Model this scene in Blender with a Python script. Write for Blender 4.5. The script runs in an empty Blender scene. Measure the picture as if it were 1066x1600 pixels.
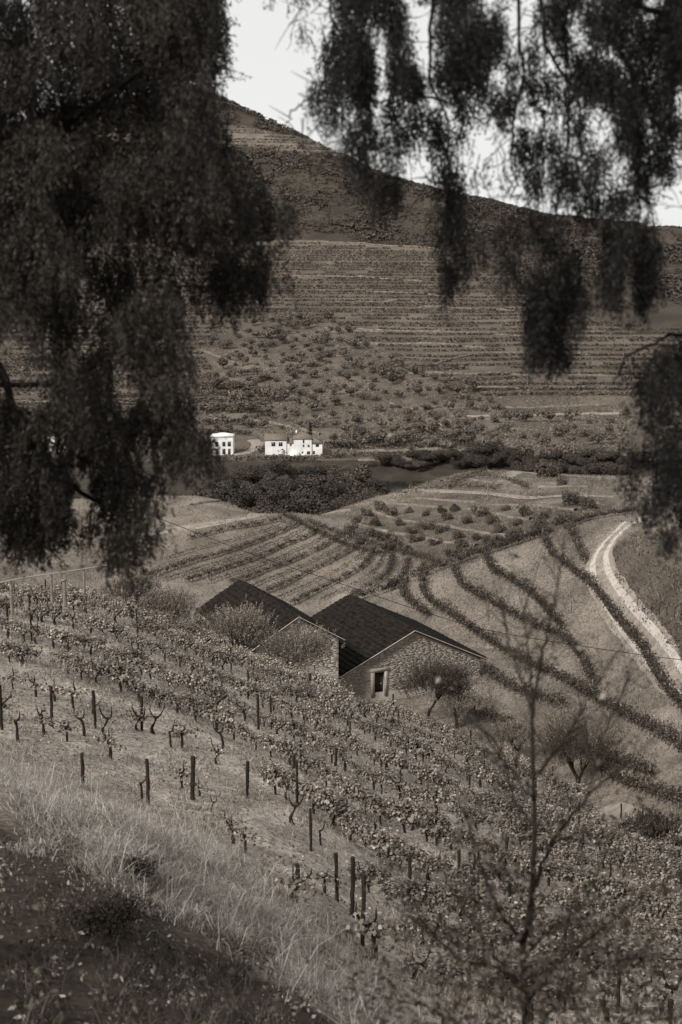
import bpy, math, random
import numpy as np
from mathutils import Vector
rng = np.random.default_rng(7)
random.seed(7)
R = math.radians
C = bpy.context.scene.collection
sc = bpy.context.scene

# ------------------------------------------------------------------ camera, sky, sun, exposure
F_PX = 2222.0
PITCH = math.atan(400 / F_PX)
CP, SP = math.cos(PITCH), math.sin(PITCH)
cd = bpy.data.cameras.new('camera')
cd.lens = 50; cd.sensor_fit = 'VERTICAL'; cd.sensor_height = 36
cd.clip_start = 0.1; cd.clip_end = 6000
cd.dof.use_dof = True; cd.dof.focus_distance = 95; cd.dof.aperture_fstop = 2.6
cam = bpy.data.objects.new('camera', cd); C.objects.link(cam)
cam.location = (0, 0, 0); cam.rotation_euler = (math.pi / 2 - PITCH, 0, 0)
sc.camera = cam

SUN_EL, SUN_AZ = R(38), R(-42)         # azimuth the light comes from, measured from straight behind the camera
w = bpy.data.worlds.new('World'); sc.world = w; w.use_nodes = True
nt = w.node_tree; nt.nodes.clear()
sky = nt.nodes.new('ShaderNodeTexSky'); sky.sky_type = 'NISHITA'; sky.sun_disc = False
sky.sun_elevation = SUN_EL; sky.sun_rotation = R(180) - SUN_AZ
bw = nt.nodes.new('ShaderNodeRGBToBW')
mx = nt.nodes.new('ShaderNodeMix'); mx.data_type = 'RGBA'; mx.inputs[0].default_value = 0.88
mx.inputs[7].default_value = (7.1, 7.15, 7.05, 1)
bg = nt.nodes.new('ShaderNodeBackground'); bg.inputs[1].default_value = 0.1
out = nt.nodes.new('ShaderNodeOutputWorld')
nt.links.new(sky.outputs[0], bw.inputs[0]); nt.links.new(bw.outputs[0], mx.inputs[6])
nt.links.new(mx.outputs[2], bg.inputs[0]); nt.links.new(bg.outputs[0], out.inputs[0])
sl = bpy.data.lights.new('sun', 'SUN'); sl.energy = 3.4; sl.angle = R(8); sl.color = (1, .975, .94)
so = bpy.data.objects.new('sun', sl); C.objects.link(so)
sd = Vector((math.sin(SUN_AZ) * math.cos(SUN_EL), -math.cos(SUN_AZ) * math.cos(SUN_EL), math.sin(SUN_EL)))
so.rotation_euler = sd.to_track_quat('Z', 'Y').to_euler(); so.location = (-30, -40, 60)
sc.view_settings.view_transform = 'Standard'; sc.view_settings.look = 'None'
sc.view_settings.exposure = 0.32; sc.view_settings.gamma = 1
sc.render.engine = 'CYCLES'
sc.cycles.max_bounces = 4; sc.cycles.diffuse_bounces = 2; sc.cycles.glossy_bounces = 2
sc.cycles.transparent_max_bounces = 4; sc.cycles.use_denoising = True

# ------------------------------------------------------------------ pixel <-> world
def at(px, py, D):
    q = F_PX * CP + (800 - py) * SP
    return np.array([D * (px - 533) / q, D, D * (-F_PX * SP + (800 - py) * CP) / q])
def uv_of(px, py):
    q = F_PX * CP + (800 - np.asarray(py, float)) * SP
    return (np.asarray(px, float) - 533) / q, (-F_PX * SP + (800 - np.asarray(py, float)) * CP) / q
def proj(X, Y, Z):
    d = Y * CP - Z * SP; up = Y * SP + Z * CP
    d = np.maximum(d, 1e-3)
    return 533 + F_PX * X / d, 800 - F_PX * up / d

# ------------------------------------------------------------------ terrain table z(u, D)
COLS = [0, 150, 300, 450, 600, 750, 900, 1066]
LN = {}
def line(name, vals, z=False):
    us, Ds, Zs = [], [], []
    for px, v in zip(COLS, vals):
        D, k = v
        if k > 0: p = at(px, k, D); zz = p[2]; u = p[0] / D
        else:
            zz = k; u = (px - 533) / 2160.0
        us.append(u); Ds.append(D); Zs.append(zz)
    LN[name] = (np.array(us), np.array(Ds, float), np.array(Zs, float))
line('A0', [(2, -2.2)] * 8)
line('A', [(9, 1640), (9.5, 1640), (10, 1640), (11, 1640), (13, 1640), (16, 1640), (19, 1640), (22, 1640)])
line('C', [(22, 1240), (20, 1290), (20, 1370), (19, 1470), (20, 1560), (22.5, 1590), (25, 1600), (28, 1590)])
line('D', [(40, 1170), (40, 1215), (40, 1255), (38, 1320), (38, 1395), (40, 1420), (42, 1440), (42, 1450)])
line('E', [(60, 1010), (60, 1040), (60, 1085), (60, 1140), (58, 1215), (58, 1265), (56, 1335), (54, 1400)])
line('F', [(88, 922), (88, 945), (88, 1003), (86, 1060), (84, 1108), (80, 1172), (76, 1256), (70, 1338)])
line('G', [(108, -30), (110, -31.5), (114, -34.6), (118, -36.6), (122, -40.5), (120, -40), (100, -38.5), (82, -34.5)])
line('H', [(150, -40), (150, -41), (150, -41), (150, -40.8), (148, -41), (134, -39.4), (128, 1050), (107, -33)])
line('I', [(165, -44), (165, -45), (165, -45.5), (160, -43), (165, 932), (165, 868), (168, 825), (143, 830)])
line('J', [(205, -52), (210, -54), (215, -56), (222, -57), (205, -55), (200, -52), (200, -48), (190, -38)])
line('K', [(225, -52), (232, -53), (238, -55), (240, -56.5), (233, -52.8), (230, -48), (230, 815), (230, 800)])
line('L', [(275, 830), (272, 828), (268, 823), (270, 804), (255, 848), (255, 822), (258, 785), (260, 785)])
line('M', [(290, 790), (290, 780), (290, 775), (285, -53), (305, 778), (325, 737), (335, 742), (335, 745)])
line('N', [(340, -66), (340, -66), (330, -66), (325, -65.5), (360, -66), (375, -67), (385, -67), (385, -67)])
line('O', [(400, -66), (400, -66), (400, -66), (405, -66.5), (410, -72), (412, -72), (412, -72), (412, -72)])
line('P', [(442, -66)] * 4 + [(441, -66.3)] * 4)
line('Q', [(460, -63.8)] * 8)
line('R', [(560, 650)] * 8)
line('S', [(620, 600)] * 8)
line('T', [(760, 500)] * 8)
line('U', [(900, 400), (900, 400), (900, 400), (895, 404), (890, 408), (885, 414), (880, 420), (870, 425)])
line('V', [(1000, 325), (1000, 312), (1000, 305), (995, 315), (990, 330), (980, 345), (965, 368), (955, 382)])
line('W', [(1180, 200), (1180, 165), (1170, 144), (1130, 203), (1090, 268), (1060, 310), (1030, 345), (1015, 357)])
line('X', [(1380, 225), (1380, 190)] + [(1370, 170), (1330, 240), (1290, 300), (1260, 345), (1230, 380), (1215, 395)])
KEYS = list(LN)

def pchip(x, y, xq):
    h = np.diff(x); d = np.diff(y) / h
    m = np.zeros_like(y)
    for i in range(1, len(x) - 1):
        if d[i - 1] * d[i] > 0:
            w1 = 2 * h[i] + h[i - 1]; w2 = h[i] + 2 * h[i - 1]
            m[i] = (w1 + w2) / (w1 / d[i - 1] + w2 / d[i])
    m[0] = d[0]; m[-1] = d[-1]
    xq = np.clip(xq, x[0], x[-1])
    i = np.clip(np.searchsorted(x, xq) - 1, 0, len(x) - 2)
    t = (xq - x[i]) / h[i]
    return ((2 * t**3 - 3 * t**2 + 1) * y[i] + (t**3 - 2 * t**2 + t) * h[i] * m[i]
            + (-2 * t**3 + 3 * t**2) * y[i + 1] + (t**3 - t**2) * h[i] * m[i + 1])

uf = np.linspace(-.285, .285, 381)
ul = -.285 - .8 * (np.linspace(1, 0, 40, endpoint=False)) ** 1.7
UG = np.concatenate([ul, uf, -ul[::-1]])
dg = [2.0]
while dg[-1] < 130: dg.append(dg[-1] * 1.014)
while dg[-1] < 460: dg.append(dg[-1] + 1.8)
while dg[-1] < 1210: dg.append(dg[-1] + 2.8)
while dg[-1] < 1385: dg.append(dg[-1] + 12)
DG = np.array(dg)

# value noise on a lattice, periodic table
_perm = rng.random((257, 257))
def vnoise(x, y):
    xi = np.floor(x).astype(int); yi = np.floor(y).astype(int)
    fx = x - xi; fy = y - yi
    fx = fx * fx * (3 - 2 * fx); fy = fy * fy * (3 - 2 * fy)
    g = lambda a, b: _perm[a % 256, b % 256]
    return ((g(xi, yi) * (1 - fx) + g(xi + 1, yi) * fx) * (1 - fy)
            + (g(xi, yi + 1) * (1 - fx) + g(xi + 1, yi + 1) * fx) * fy) - .5
def fbm(x, y, o=4):
    s = 0; a = 1
    for i in range(o):
        s = s + a * vnoise(x * 2**i + 17.3 * i, y * 2**i + 5.1 * i); a *= .5
    return s

LD = np.array([pchip(LN[k][0], LN[k][1], UG) for k in KEYS])
LZ = np.array([pchip(LN[k][0], LN[k][2], UG) for k in KEYS])
HT = np.zeros((len(UG), len(DG)))
for i in range(len(UG)):
    HT[i] = pchip(LD[:, i], LZ[:, i], DG)
XX = UG[:, None] * DG[None, :]; YY = np.repeat(DG[None, :], len(UG), 0)
amp = np.interp(DG, [2, 20, 60, 120, 125, 155, 200, 450, 600, 1000], [.1, .2, .22, .1, .03, .03, .5, .8, 2.5, 5])[None, :]
HT += amp * fbm(XX / np.interp(DG, [10, 100, 200, 1000], [2.5, 7, 25, 70])[None, :], YY / np.interp(DG, [10, 100, 200, 1000], [2.5, 7, 25, 110])[None, :])
near = np.interp(DG, [5, 15, 70, 100], [1, 1, .5, 0])[None, :]
HT += near * .10 * fbm(XX * 1.9, YY * 1.9, 3)

def H(X, Y):
    X = np.asarray(X, float); Y = np.maximum(np.asarray(Y, float), 2.01)
    u = np.clip(X / Y, UG[0] + 1e-4, UG[-1] - 1e-4); d = np.clip(Y, DG[0], DG[-1] - .01)
    i = np.clip(np.searchsorted(UG, u) - 1, 0, len(UG) - 2); j = np.clip(np.searchsorted(DG, d) - 1, 0, len(DG) - 2)
    a = (u - UG[i]) / (UG[i + 1] - UG[i]); b = (d - DG[j]) / (DG[j + 1] - DG[j])
    return (HT[i, j] * (1 - a) + HT[i + 1, j] * a) * (1 - b) + (HT[i, j + 1] * (1 - a) + HT[i + 1, j + 1] * a) * b
DS = np.concatenate([np.arange(4, 60, .25), np.arange(60, 300, .7), np.arange(300, 1380, 1.6)])
def hit(px, py, dmin=4):
    u, s = uv_of(px, py); u = float(u); s = float(s)
    ds = DS[DS >= dmin]
    g = H(u * ds, ds) - s * ds
    k = np.argmax(g >= 0)
    if g[k] < 0: return None
    if k > 0:
        t = -g[k - 1] / (g[k] - g[k - 1]); d = ds[k - 1] + t * (ds[k] - ds[k - 1])
    else: d = ds[0]
    return np.array([u * d, d, float(H(u * d, d))])
def hits(pts, dmin=4):
    return [p for p in (hit(a, b, dmin) for a, b in pts) if p is not None]
def inpoly(px, py, poly):
    px = np.asarray(px, float); py = np.asarray(py, float); r = np.zeros(px.shape, bool)
    n = len(poly)
    for i in range(n):
        x1, y1 = poly[i]; x2, y2 = poly[(i + 1) % n]
        if y1 == y2: continue
        c = ((y1 > py) != (y2 > py)) & (px < (x2 - x1) * (py - y1) / (y2 - y1) + x1)
        r ^= c
    return r

# ------------------------------------------------------------------ materials (a toned black-and-white world)
def tone(g):
    t = np.interp(g, [0, .05, .2, .7], [0, .2, .45, 1])
    rr = (1.22 - .22 * t, .92 + .07 * t, .66 + .31 * t)
    return (g * rr[0], g * rr[1], g * rr[2], 1)
def newmat(name):
    m = bpy.data.materials.new(name); m.use_nodes = True
    n = m.node_tree; b = n.nodes['Principled BSDF']
    b.inputs['Specular IOR Level'].default_value = .15
    return m, n, b
def mat(name, a, b2, scale=2.0, rough=.9, bump=.3, detail=6, dist=.02, stretch=None, spec=.15):
    m, n, b = newmat(name)
    tc = n.nodes.new('ShaderNodeTexCoord'); no = n.nodes.new('ShaderNodeTexNoise')
    no.inputs['Scale'].default_value = scale; no.inputs['Detail'].default_value = detail
    src = tc.outputs['Object']
    if stretch:
        mp = n.nodes.new('ShaderNodeMapping'); mp.inputs['Scale'].default_value = stretch
        n.links.new(src, mp.inputs[0]); src = mp.outputs[0]
    n.links.new(src, no.inputs['Vector'])
    cr = n.nodes.new('ShaderNodeValToRGB')
    cr.color_ramp.elements[0].position = .34; cr.color_ramp.elements[1].position = .68
    cr.color_ramp.elements[0].color = tone(a); cr.color_ramp.elements[1].color = tone(b2)
    n.links.new(no.outputs[0], cr.inputs[0]); n.links.new(cr.outputs[0], b.inputs['Base Color'])
    b.inputs['Roughness'].default_value = rough; b.inputs['Specular IOR Level'].default_value = spec
    if bump:
        bp = n.nodes.new('ShaderNodeBump'); bp.inputs['Strength'].default_value = bump; bp.inputs['Distance'].default_value = dist
        n.links.new(no.outputs[0], bp.inputs['Height']); n.links.new(bp.outputs[0], b.inputs['Normal'])
    return m
def leafmat(name, a, b2, rough=.6, p=1.0, trans=.0, objrand=.25):
    m, n, b = newmat(name)
    ge = n.nodes.new('ShaderNodeNewGeometry'); cr = n.nodes.new('ShaderNodeValToRGB')
    oi = n.nodes.new('ShaderNodeObjectInfo')
    cr.color_ramp.elements[0].color = tone(a); cr.color_ramp.elements[1].color = tone(b2)
    e = cr.color_ramp.elements.new(.62); e.color = tone(a + (b2 - a) * .3)
    n.links.new(ge.outputs['Random Per Island'], cr.inputs[0])
    mr = n.nodes.new('ShaderNodeMapRange'); mr.inputs[3].default_value = 1 - objrand; mr.inputs[4].default_value = 1 + objrand
    n.links.new(oi.outputs['Random'], mr.inputs[0])
    vm = n.nodes.new('ShaderNodeVectorMath'); vm.operation = 'SCALE'
    n.links.new(cr.outputs[0], vm.inputs[0]); n.links.new(mr.outputs[0], vm.inputs['Scale'])
    n.links.new(vm.outputs[0], b.inputs['Base Color'])
    b.inputs['Roughness'].default_value = rough; b.inputs['Specular IOR Level'].default_value = .25
    if trans:
        tr = n.nodes.new('ShaderNodeBsdfTranslucent'); n.links.new(vm.outputs[0], tr.inputs[0])
        ms = n.nodes.new('ShaderNodeMixShader'); ms.inputs[0].default_value = trans
        o = n.nodes['Material Output']
        n.links.new(b.outputs[0], ms.inputs[1]); n.links.new(tr.outputs[0], ms.inputs[2]); n.links.new(ms.outputs[0], o.inputs[0])
    return m
def groundmat(name, scale, dist, s2, contrast=.5, bump=.7):
    m, n, b = newmat(name)
    at_ = n.nodes.new('ShaderNodeAttribute'); at_.attribute_name = 'albedo'
    tc = n.nodes.new('ShaderNodeTexCoord')
    n1 = n.nodes.new('ShaderNodeTexNoise'); n1.inputs['Scale'].default_value = scale; n1.inputs['Detail'].default_value = 10; n1.inputs['Roughness'].default_value = .72
    n2 = n.nodes.new('ShaderNodeTexNoise'); n2.inputs['Scale'].default_value = s2; n2.inputs['Detail'].default_value = 5
    n.links.new(tc.outputs['Object'], n1.inputs['Vector']); n.links.new(tc.outputs['Object'], n2.inputs['Vector'])
    r1 = n.nodes.new('ShaderNodeMapRange'); r1.inputs[1].default_value = .35; r1.inputs[2].default_value = .65
    r1.inputs[3].default_value = 1 - contrast; r1.inputs[4].default_value = 1 + contrast
    r2 = n.nodes.new('ShaderNodeMapRange'); r2.inputs[1].default_value = .35; r2.inputs[2].default_value = .65
    r2.inputs[3].default_value = .72; r2.inputs[4].default_value = 1.28
    n.links.new(n1.outputs[0], r1.inputs[0]); n.links.new(n2.outputs[0], r2.inputs[0])
    mu = n.nodes.new('ShaderNodeMath'); mu.operation = 'MULTIPLY'
    n.links.new(r1.outputs[0], mu.inputs[0]); n.links.new(r2.outputs[0], mu.inputs[1])
    vm = n.nodes.new('ShaderNodeVectorMath'); vm.operation = 'SCALE'
    n.links.new(at_.outputs['Color'], vm.inputs[0]); n.links.new(mu.outputs[0], vm.inputs['Scale'])
    n.links.new(vm.outputs[0], b.inputs['Base Color'])
    bp = n.nodes.new('ShaderNodeBump'); bp.inputs['Strength'].default_value = bump; bp.inputs['Distance'].default_value = dist
    n.links.new(n1.outputs[0], bp.inputs['Height']); n.links.new(bp.outputs[0], b.inputs['Normal'])
    b.inputs['Roughness'].default_value = .95
    return m
M = dict(
    near=groundmat('near_soil', 6.5, .10, .5, .7, 1.0), mid=groundmat('terrace_soil', 3.6, .3, .16, .55, 1.0), far=groundmat('far_soil', 1.1, 1.0, .05, .5, .9),
    track=mat('pale_dirt', .16, .26, .9, bump=.5, dist=.05), rut=mat('packed_dirt', .28, .42, 1.3, bump=.3, dist=.04),
    wallstone=mat('terrace_stone', .08, .19, .7, bump=.5, dist=.2),
    water=None, bark=mat('bark', .012, .035, 14, bump=.8, dist=.01, stretch=(1, 1, .25)), darkwood=mat('weathered_wood', .010, .028, 20, bump=.6, dist=.01, stretch=(1, 1, .2)),
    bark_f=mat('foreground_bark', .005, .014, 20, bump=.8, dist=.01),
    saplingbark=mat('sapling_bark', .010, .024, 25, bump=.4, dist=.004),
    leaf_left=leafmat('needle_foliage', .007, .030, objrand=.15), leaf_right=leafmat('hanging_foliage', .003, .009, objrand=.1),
    leaf_sap=leafmat('sapling_leaf', .02, .09, trans=.2), leaf_pale=leafmat('pale_leaf', .25, .4, trans=.3),
    vine=leafmat('vine_leaf', .05, .34, trans=.12, objrand=.35), vinefar=leafmat('terrace_vine_leaf', .028, .095, objrand=.2),
    farvine=leafmat('far_vine_leaf', .030, .085, objrand=.1),
    olive=leafmat('olive_leaf', .09, .26, objrand=.15), olive_dark=leafmat('dark_olive_leaf', .03, .10), fartree=leafmat('far_olive_leaf', .06, .14, objrand=.3),
    wood=leafmat('woodland_leaf', .022, .07, objrand=.45), forest=leafmat('hill_forest_leaf', .042, .075),
    grass=leafmat('dry_grass', .15, .6, trans=.25), stubble=leafmat('stubble_grass', .09, .34, trans=.1), litter=leafmat('fallen_leaf', .025, .30),
    twig=mat('dry_twig', .2, .34, 10, bump=.2), shrub=leafmat('dark_shrub_leaf', .014, .04), mound=leafmat('hill_shrub_leaf', .035, .09, objrand=.3),
    white=mat('white_render', .58, .74, .5, bump=.05), tile_pale=mat('pale_roof_tile', .09, .17, 2.5, bump=.4, dist=.05),
    tile=mat('dark_roof_tile', .003, .019, 2.2, bump=.6, dist=.03), pane=mat('dark_pane', .012, .02, 3, rough=.2, bump=0, spec=.5),
    frame=mat('window_frame', .2, .3, 3, bump=0), stone=leafmat('barn_stone', .25, .36, rough=.95), mortar=mat('barn_mortar', .25, .36, 1.5, bump=.6, dist=.04),
    plaster=mat('old_plaster', .24, .42, .9, bump=.3), door=mat('door_wood', .018, .035, 8, bump=.4), concrete=mat('concrete_post', .11, .22, 9, bump=.3),
    cable=mat('cable_rubber', .01, .015, 5, bump=0), cypress=leafmat('cypress_leaf', .008, .02), galvan=mat('galvanised_rail', .3, .45, 9, bump=0),
)
mw, n_, b_ = newmat('river_water'); b_.inputs['Base Color'].default_value = tone(.016); b_.inputs['Roughness'].default_value = .12
b_.inputs['Specular IOR Level'].default_value = .5
wn = n_.nodes.new('ShaderNodeTexNoise'); wn.inputs['Scale'].default_value = .8; wn.inputs['Detail'].default_value = 4
wb = n_.nodes.new('ShaderNodeBump'); wb.inputs['Strength'].default_value = .5; wb.inputs['Distance'].default_value = .15
n_.links.new(wn.outputs[0], wb.inputs['Height']); n_.links.new(wb.outputs[0], b_.inputs['Normal'])
M['water'] = mw

# ------------------------------------------------------------------ mesh helpers
def mkmesh(name, V, Fq, m, smooth=False):
    V = np.asarray(V, np.float32).reshape(-1, 3)
    me = bpy.data.meshes.new(name); me.vertices.add(len(V)); me.vertices.foreach_set('co', V.ravel())
    faces = [np.asarray(f, np.int32) for f in (Fq if isinstance(Fq, list) else [Fq]) if len(f)]
    nl = sum(f.size for f in faces); npoly = sum(len(f) for f in faces)
    me.loops.add(nl); me.polygons.add(npoly)
    me.loops.foreach_set('vertex_index', np.concatenate([f.ravel() for f in faces]))
    tot = np.concatenate([np.full(len(f), f.shape[1], np.int32) for f in faces])
    me.polygons.foreach_set('loop_start', np.concatenate([[0], np.cumsum(tot)[:-1]]).astype(np.int32))
    me.polygons.foreach_set('loop_total', tot)
    if smooth: me.polygons.foreach_set('use_smooth', np.ones(npoly, bool))
    me.materials.append(m); me.update(calc_edges=True)
    return me
def link(name, me, parent=None, loc=None, rz=0, scale=None):
    o = bpy.data.objects.new(name, me); C.objects.link(o)
    if parent is not None: o.parent = parent
    if loc is not None: o.location = [float(v) for v in loc]
    if rz: o.rotation_euler = (0, 0, rz)
    if scale is not None: o.scale = scale if hasattr(scale, '__len__') else (scale,) * 3
    return o
def tag(o, label=None, cat=None, group=None, kind=None):
    if label: o['label'] = label
    if cat: o['category'] = cat
    if group: o['group'] = group
    if kind: o['kind'] = kind
    return o
def thing(name, label, cat, loc, rz=0, group=None, scale=None):
    return tag(link(name, None, None, loc, rz, scale), label, cat, group)
class MB:
    def __init__(s): s.v = []; s.f = {3: [], 4: []}; s.n = 0
    def add(s, V, Fc):
        V = np.asarray(V, float).reshape(-1, 3); Fc = np.asarray(Fc, int)
        s.f[Fc.shape[1]].append(Fc + s.n); s.v.append(V); s.n += len(V); return s
    def box(s, c, d, rz=0):
        c = np.asarray(c, float); h = np.asarray(d, float) / 2
        P = np.array([[x, y, z] for x in (-1, 1) for y in (-1, 1) for z in (-1, 1)], float) * h
        if rz: P[:, :2] = P[:, :2] @ np.array([[math.cos(rz), math.sin(rz)], [-math.sin(rz), math.cos(rz)]])
        return s.add(P + c, [[0, 1, 3, 2], [4, 6, 7, 5], [0, 4, 5, 1], [2, 3, 7, 6], [0, 2, 6, 4], [1, 5, 7, 3]])
    def tube(s, pts, rad, sides=6):
        P = np.asarray(pts, float); n = len(P); rad = np.broadcast_to(np.asarray(rad, float), (n,))
        T = np.gradient(P, axis=0); T /= np.linalg.norm(T, axis=1)[:, None] + 1e-9
        ref = np.array([.31, .2, .93]); 
        A = np.cross(T, ref); bad = np.linalg.norm(A, axis=1) < .05
        A[bad] = np.cross(T[bad], [1, 0, 0]); A /= np.linalg.norm(A, axis=1)[:, None]
        B = np.cross(T, A); a = np.arange(sides) * 2 * math.pi / sides
        V = P[:, None] + rad[:, None, None] * (np.cos(a)[None, :, None] * A[:, None] + np.sin(a)[None, :, None] * B[:, None])
        i = np.arange(n - 1)[:, None] * sides; j = np.arange(sides)[None, :]; k = (j + 1) % sides
        Fc = np.stack([i + j, i + k, i + sides + k, i + sides + j], -1).reshape(-1, 4)
        s.add(V, Fc)
        cap = np.vstack([V[0], V[0].mean(0)[None]]); s.add(cap, [[(q + 1) % sides, q, sides] for q in range(sides)])
        cap = np.vstack([V[-1], V[-1].mean(0)[None]]); s.add(cap, [[q, (q + 1) % sides, sides] for q in range(sides)])
        return s
    def mesh(s, name, m, smooth=False):
        V = np.vstack(s.v); fs = [np.vstack(s.f[k]) for k in (3, 4) if s.f[k]]
        return mkmesh(name, V, fs, m, smooth)
    def build(s, name, m, parent=None, loc=None, rz=0, smooth=False, kind=None):
        o = link(name, s.mesh(name, m, smooth), parent, loc, rz)
        if kind: o['kind'] = kind
        return o
def smoothpath(pts, n=24):
    P = np.asarray(pts, float)
    if len(P) < 3:
        t = np.linspace(0, 1, n)[:, None]; return P[0] * (1 - t) + P[-1] * t
    s = np.concatenate([[0], np.cumsum(np.linalg.norm(np.diff(P, axis=0), axis=1))]) ; s += np.arange(len(s)) * 1e-6
    q = np.linspace(0, s[-1], n)
    return np.stack([pchip(s, P[:, k], q) for k in range(3)], 1)
def leaves(P, size, aspect=.5, axis=None, jitter=1.0, g=None, normal=None):
    """rhombic leaves: P (n,3); long axis random or following axis"""
    g = g or rng
    P = np.asarray(P, float); n = len(P); size = np.broadcast_to(size, (n,)) * g.uniform(.7, 1.3, n)
    a = g.normal(size=(n, 3)) * jitter
    if axis is not None: a = a + axis
    a /= np.linalg.norm(a, axis=1)[:, None] + 1e-9
    if normal is not None:
        nr = normal + g.normal(size=(n, 3)) * .45; a = np.cross(nr, g.normal(size=(n, 3))); a /= np.linalg.norm(a, axis=1)[:, None] + 1e-9
    b = np.cross(a, nr if normal is not None else g.normal(size=(n, 3))); b /= np.linalg.norm(b, axis=1)[:, None] + 1e-9
    nn = np.cross(a, b)
    s = size[:, None]
    V = np.stack([P - a * s * .5, P + b * s * aspect * .5 + a * s * .08, P + a * s * .5 + nn * s * .08, P - b * s * aspect * .5 + a * s * .08], 1)
    Fc = np.arange(4 * n).reshape(n, 4)
    return V.reshape(-1, 3), Fc
def tris(V, Fq): return np.vstack([Fq[:, [0, 1, 2]], Fq[:, [0, 2, 3]]])

def blades(P, h, wid, lean=.5, g=rng, droop=.35):
    n = len(P); h = np.broadcast_to(h, (n,)) * g.uniform(.5, 1.3, n); a = g.uniform(0, 6.28, n)
    d = np.column_stack([np.cos(a), np.sin(a), np.zeros(n)]) * (lean * h * g.uniform(.1, 1.2, n))[:, None]
    b = g.uniform(0, 6.28, n); sd_ = np.column_stack([np.cos(b), np.sin(b), np.zeros(n)]) * (np.broadcast_to(wid, (n,)) / 2)[:, None]
    up = np.zeros((n, 3)); up[:, 2] = h
    V = np.stack([P - sd_, P + sd_, P + d * .4 + up * .6 + sd_ * .7, P + d * .4 + up * .6 - sd_ * .7, P + d + up * (1 - droop * .3)], 1)
    i = np.arange(n)[:, None] * 5
    return V.reshape(-1, 3), [np.hstack([i, i + 1, i + 2, i + 3]), np.hstack([i + 3, i + 2, i + 4])]
def scatter(n, cond, dr, ur=(-.33, .33), power=1.6):
    u = rng.uniform(*ur, n); d = dr[0] + (dr[1] - dr[0]) * rng.random(n) ** power
    x = u * d; z = H(x, d); px, py = proj(x, d, z); ok = cond(px, py, d)
    return np.column_stack([x, d, z])[ok]
# ------------------------------------------------------------------ ground
GRASSLINE = ([-400, 0, 130, 250, 330, 430, 560, 640, 700], [1080, 1165, 1215, 1262, 1300, 1390, 1500, 1600, 1700])
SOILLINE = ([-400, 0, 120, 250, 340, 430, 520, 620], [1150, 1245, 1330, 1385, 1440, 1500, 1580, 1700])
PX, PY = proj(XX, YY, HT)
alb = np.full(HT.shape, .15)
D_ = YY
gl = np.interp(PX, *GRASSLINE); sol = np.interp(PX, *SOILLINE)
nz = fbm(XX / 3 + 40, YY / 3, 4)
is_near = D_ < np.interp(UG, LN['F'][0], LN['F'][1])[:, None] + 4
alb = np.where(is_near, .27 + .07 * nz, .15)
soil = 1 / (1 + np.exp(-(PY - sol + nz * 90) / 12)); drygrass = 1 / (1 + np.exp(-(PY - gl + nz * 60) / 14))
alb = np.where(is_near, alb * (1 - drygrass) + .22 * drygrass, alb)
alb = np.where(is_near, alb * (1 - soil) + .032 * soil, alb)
mid = (~is_near) & (D_ < 345)
nm = fbm(XX / 14, YY / 14, 4)
alb = np.where(mid, .155 + .07 * nm, alb)
alb = np.where(mid & inpoly(PX, PY, [(560, 940), (850, 835), (960, 800), (1000, 815), (935, 880), (960, 950), (1080, 1090), (1080, 1180), (860, 1080), (700, 1010)]), .175 + .06 * nm, alb)
alb = np.where(mid & inpoly(PX, PY, [(950, 850), (1200, 790), (1300, 1100), (1120, 1100), (1010, 985), (965, 930)]), .09 + .06 * nm, alb)
alb = np.where(mid & inpoly(PX, PY, [(520, 835), (640, 770), (800, 770), (980, 775), (930, 810), (700, 890), (640, 870)]), .10 + .06 * nm, alb)
alb = np.where(mid & inpoly(PX, PY, [(600, 785), (760, 730), (960, 738), (960, 775), (650, 770)]), .14 + .08 * nm, alb)
alb = np.where(mid & inpoly(PX, PY, [(280, 820), (280, 745), (400, 770), (400, 803)]), .16 + .16 * nm, alb)
alb = np.where((D_ >= 345) & (D_ < 452), .04, alb)
nf = fbm(XX / 60, YY / 60, 5)
alb = np.where(D_ >= 452, .10 + .04 * nf, alb)
OLIVE_P = [(360, 520), (420, 495), (530, 505), (640, 580), (760, 620), (790, 650), (780, 700), (330, 700), (320, 640)]
alb = np.where((D_ >= 452) & inpoly(PX, PY, OLIVE_P), .12 + .07 * nf, alb)
FOREST_P = [(-900, -400), (335, 120), (700, 270), (1100, 340), (2200, 340), (2200, 520), (1000, 520), (930, 500), (830, 440), (740, 395), (600, 383), (480, 375), (300, 380), (-900, 380)]
FIELD_P = [(120, 214), (220, 196), (300, 192), (380, 197), (510, 222), (545, 245), (480, 240), (390, 228), (300, 222), (200, 222)]
fo = (D_ >= 452) & inpoly(PX, PY, FOREST_P)
alb = np.where(fo, .05, alb); alb = np.where((D_ >= 452) & inpoly(PX, PY, FIELD_P), .14, alb)
alb = np.clip(alb, .02, .5)
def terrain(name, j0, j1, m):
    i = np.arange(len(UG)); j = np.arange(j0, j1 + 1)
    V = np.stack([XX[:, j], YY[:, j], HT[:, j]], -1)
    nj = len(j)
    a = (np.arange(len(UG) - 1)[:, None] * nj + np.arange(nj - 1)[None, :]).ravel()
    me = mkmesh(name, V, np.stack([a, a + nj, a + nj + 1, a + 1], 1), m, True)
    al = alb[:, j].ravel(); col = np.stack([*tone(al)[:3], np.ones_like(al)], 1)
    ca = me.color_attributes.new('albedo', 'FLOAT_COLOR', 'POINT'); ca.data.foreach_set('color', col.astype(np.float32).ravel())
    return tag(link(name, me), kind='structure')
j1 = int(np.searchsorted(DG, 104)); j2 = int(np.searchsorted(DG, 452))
terrain('near_hillside', 0, j1, M['near']); terrain('terraced_valley', j1, j2, M['mid']); terrain('far_hillside', j2, len(DG) - 1, M['far'])
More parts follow.
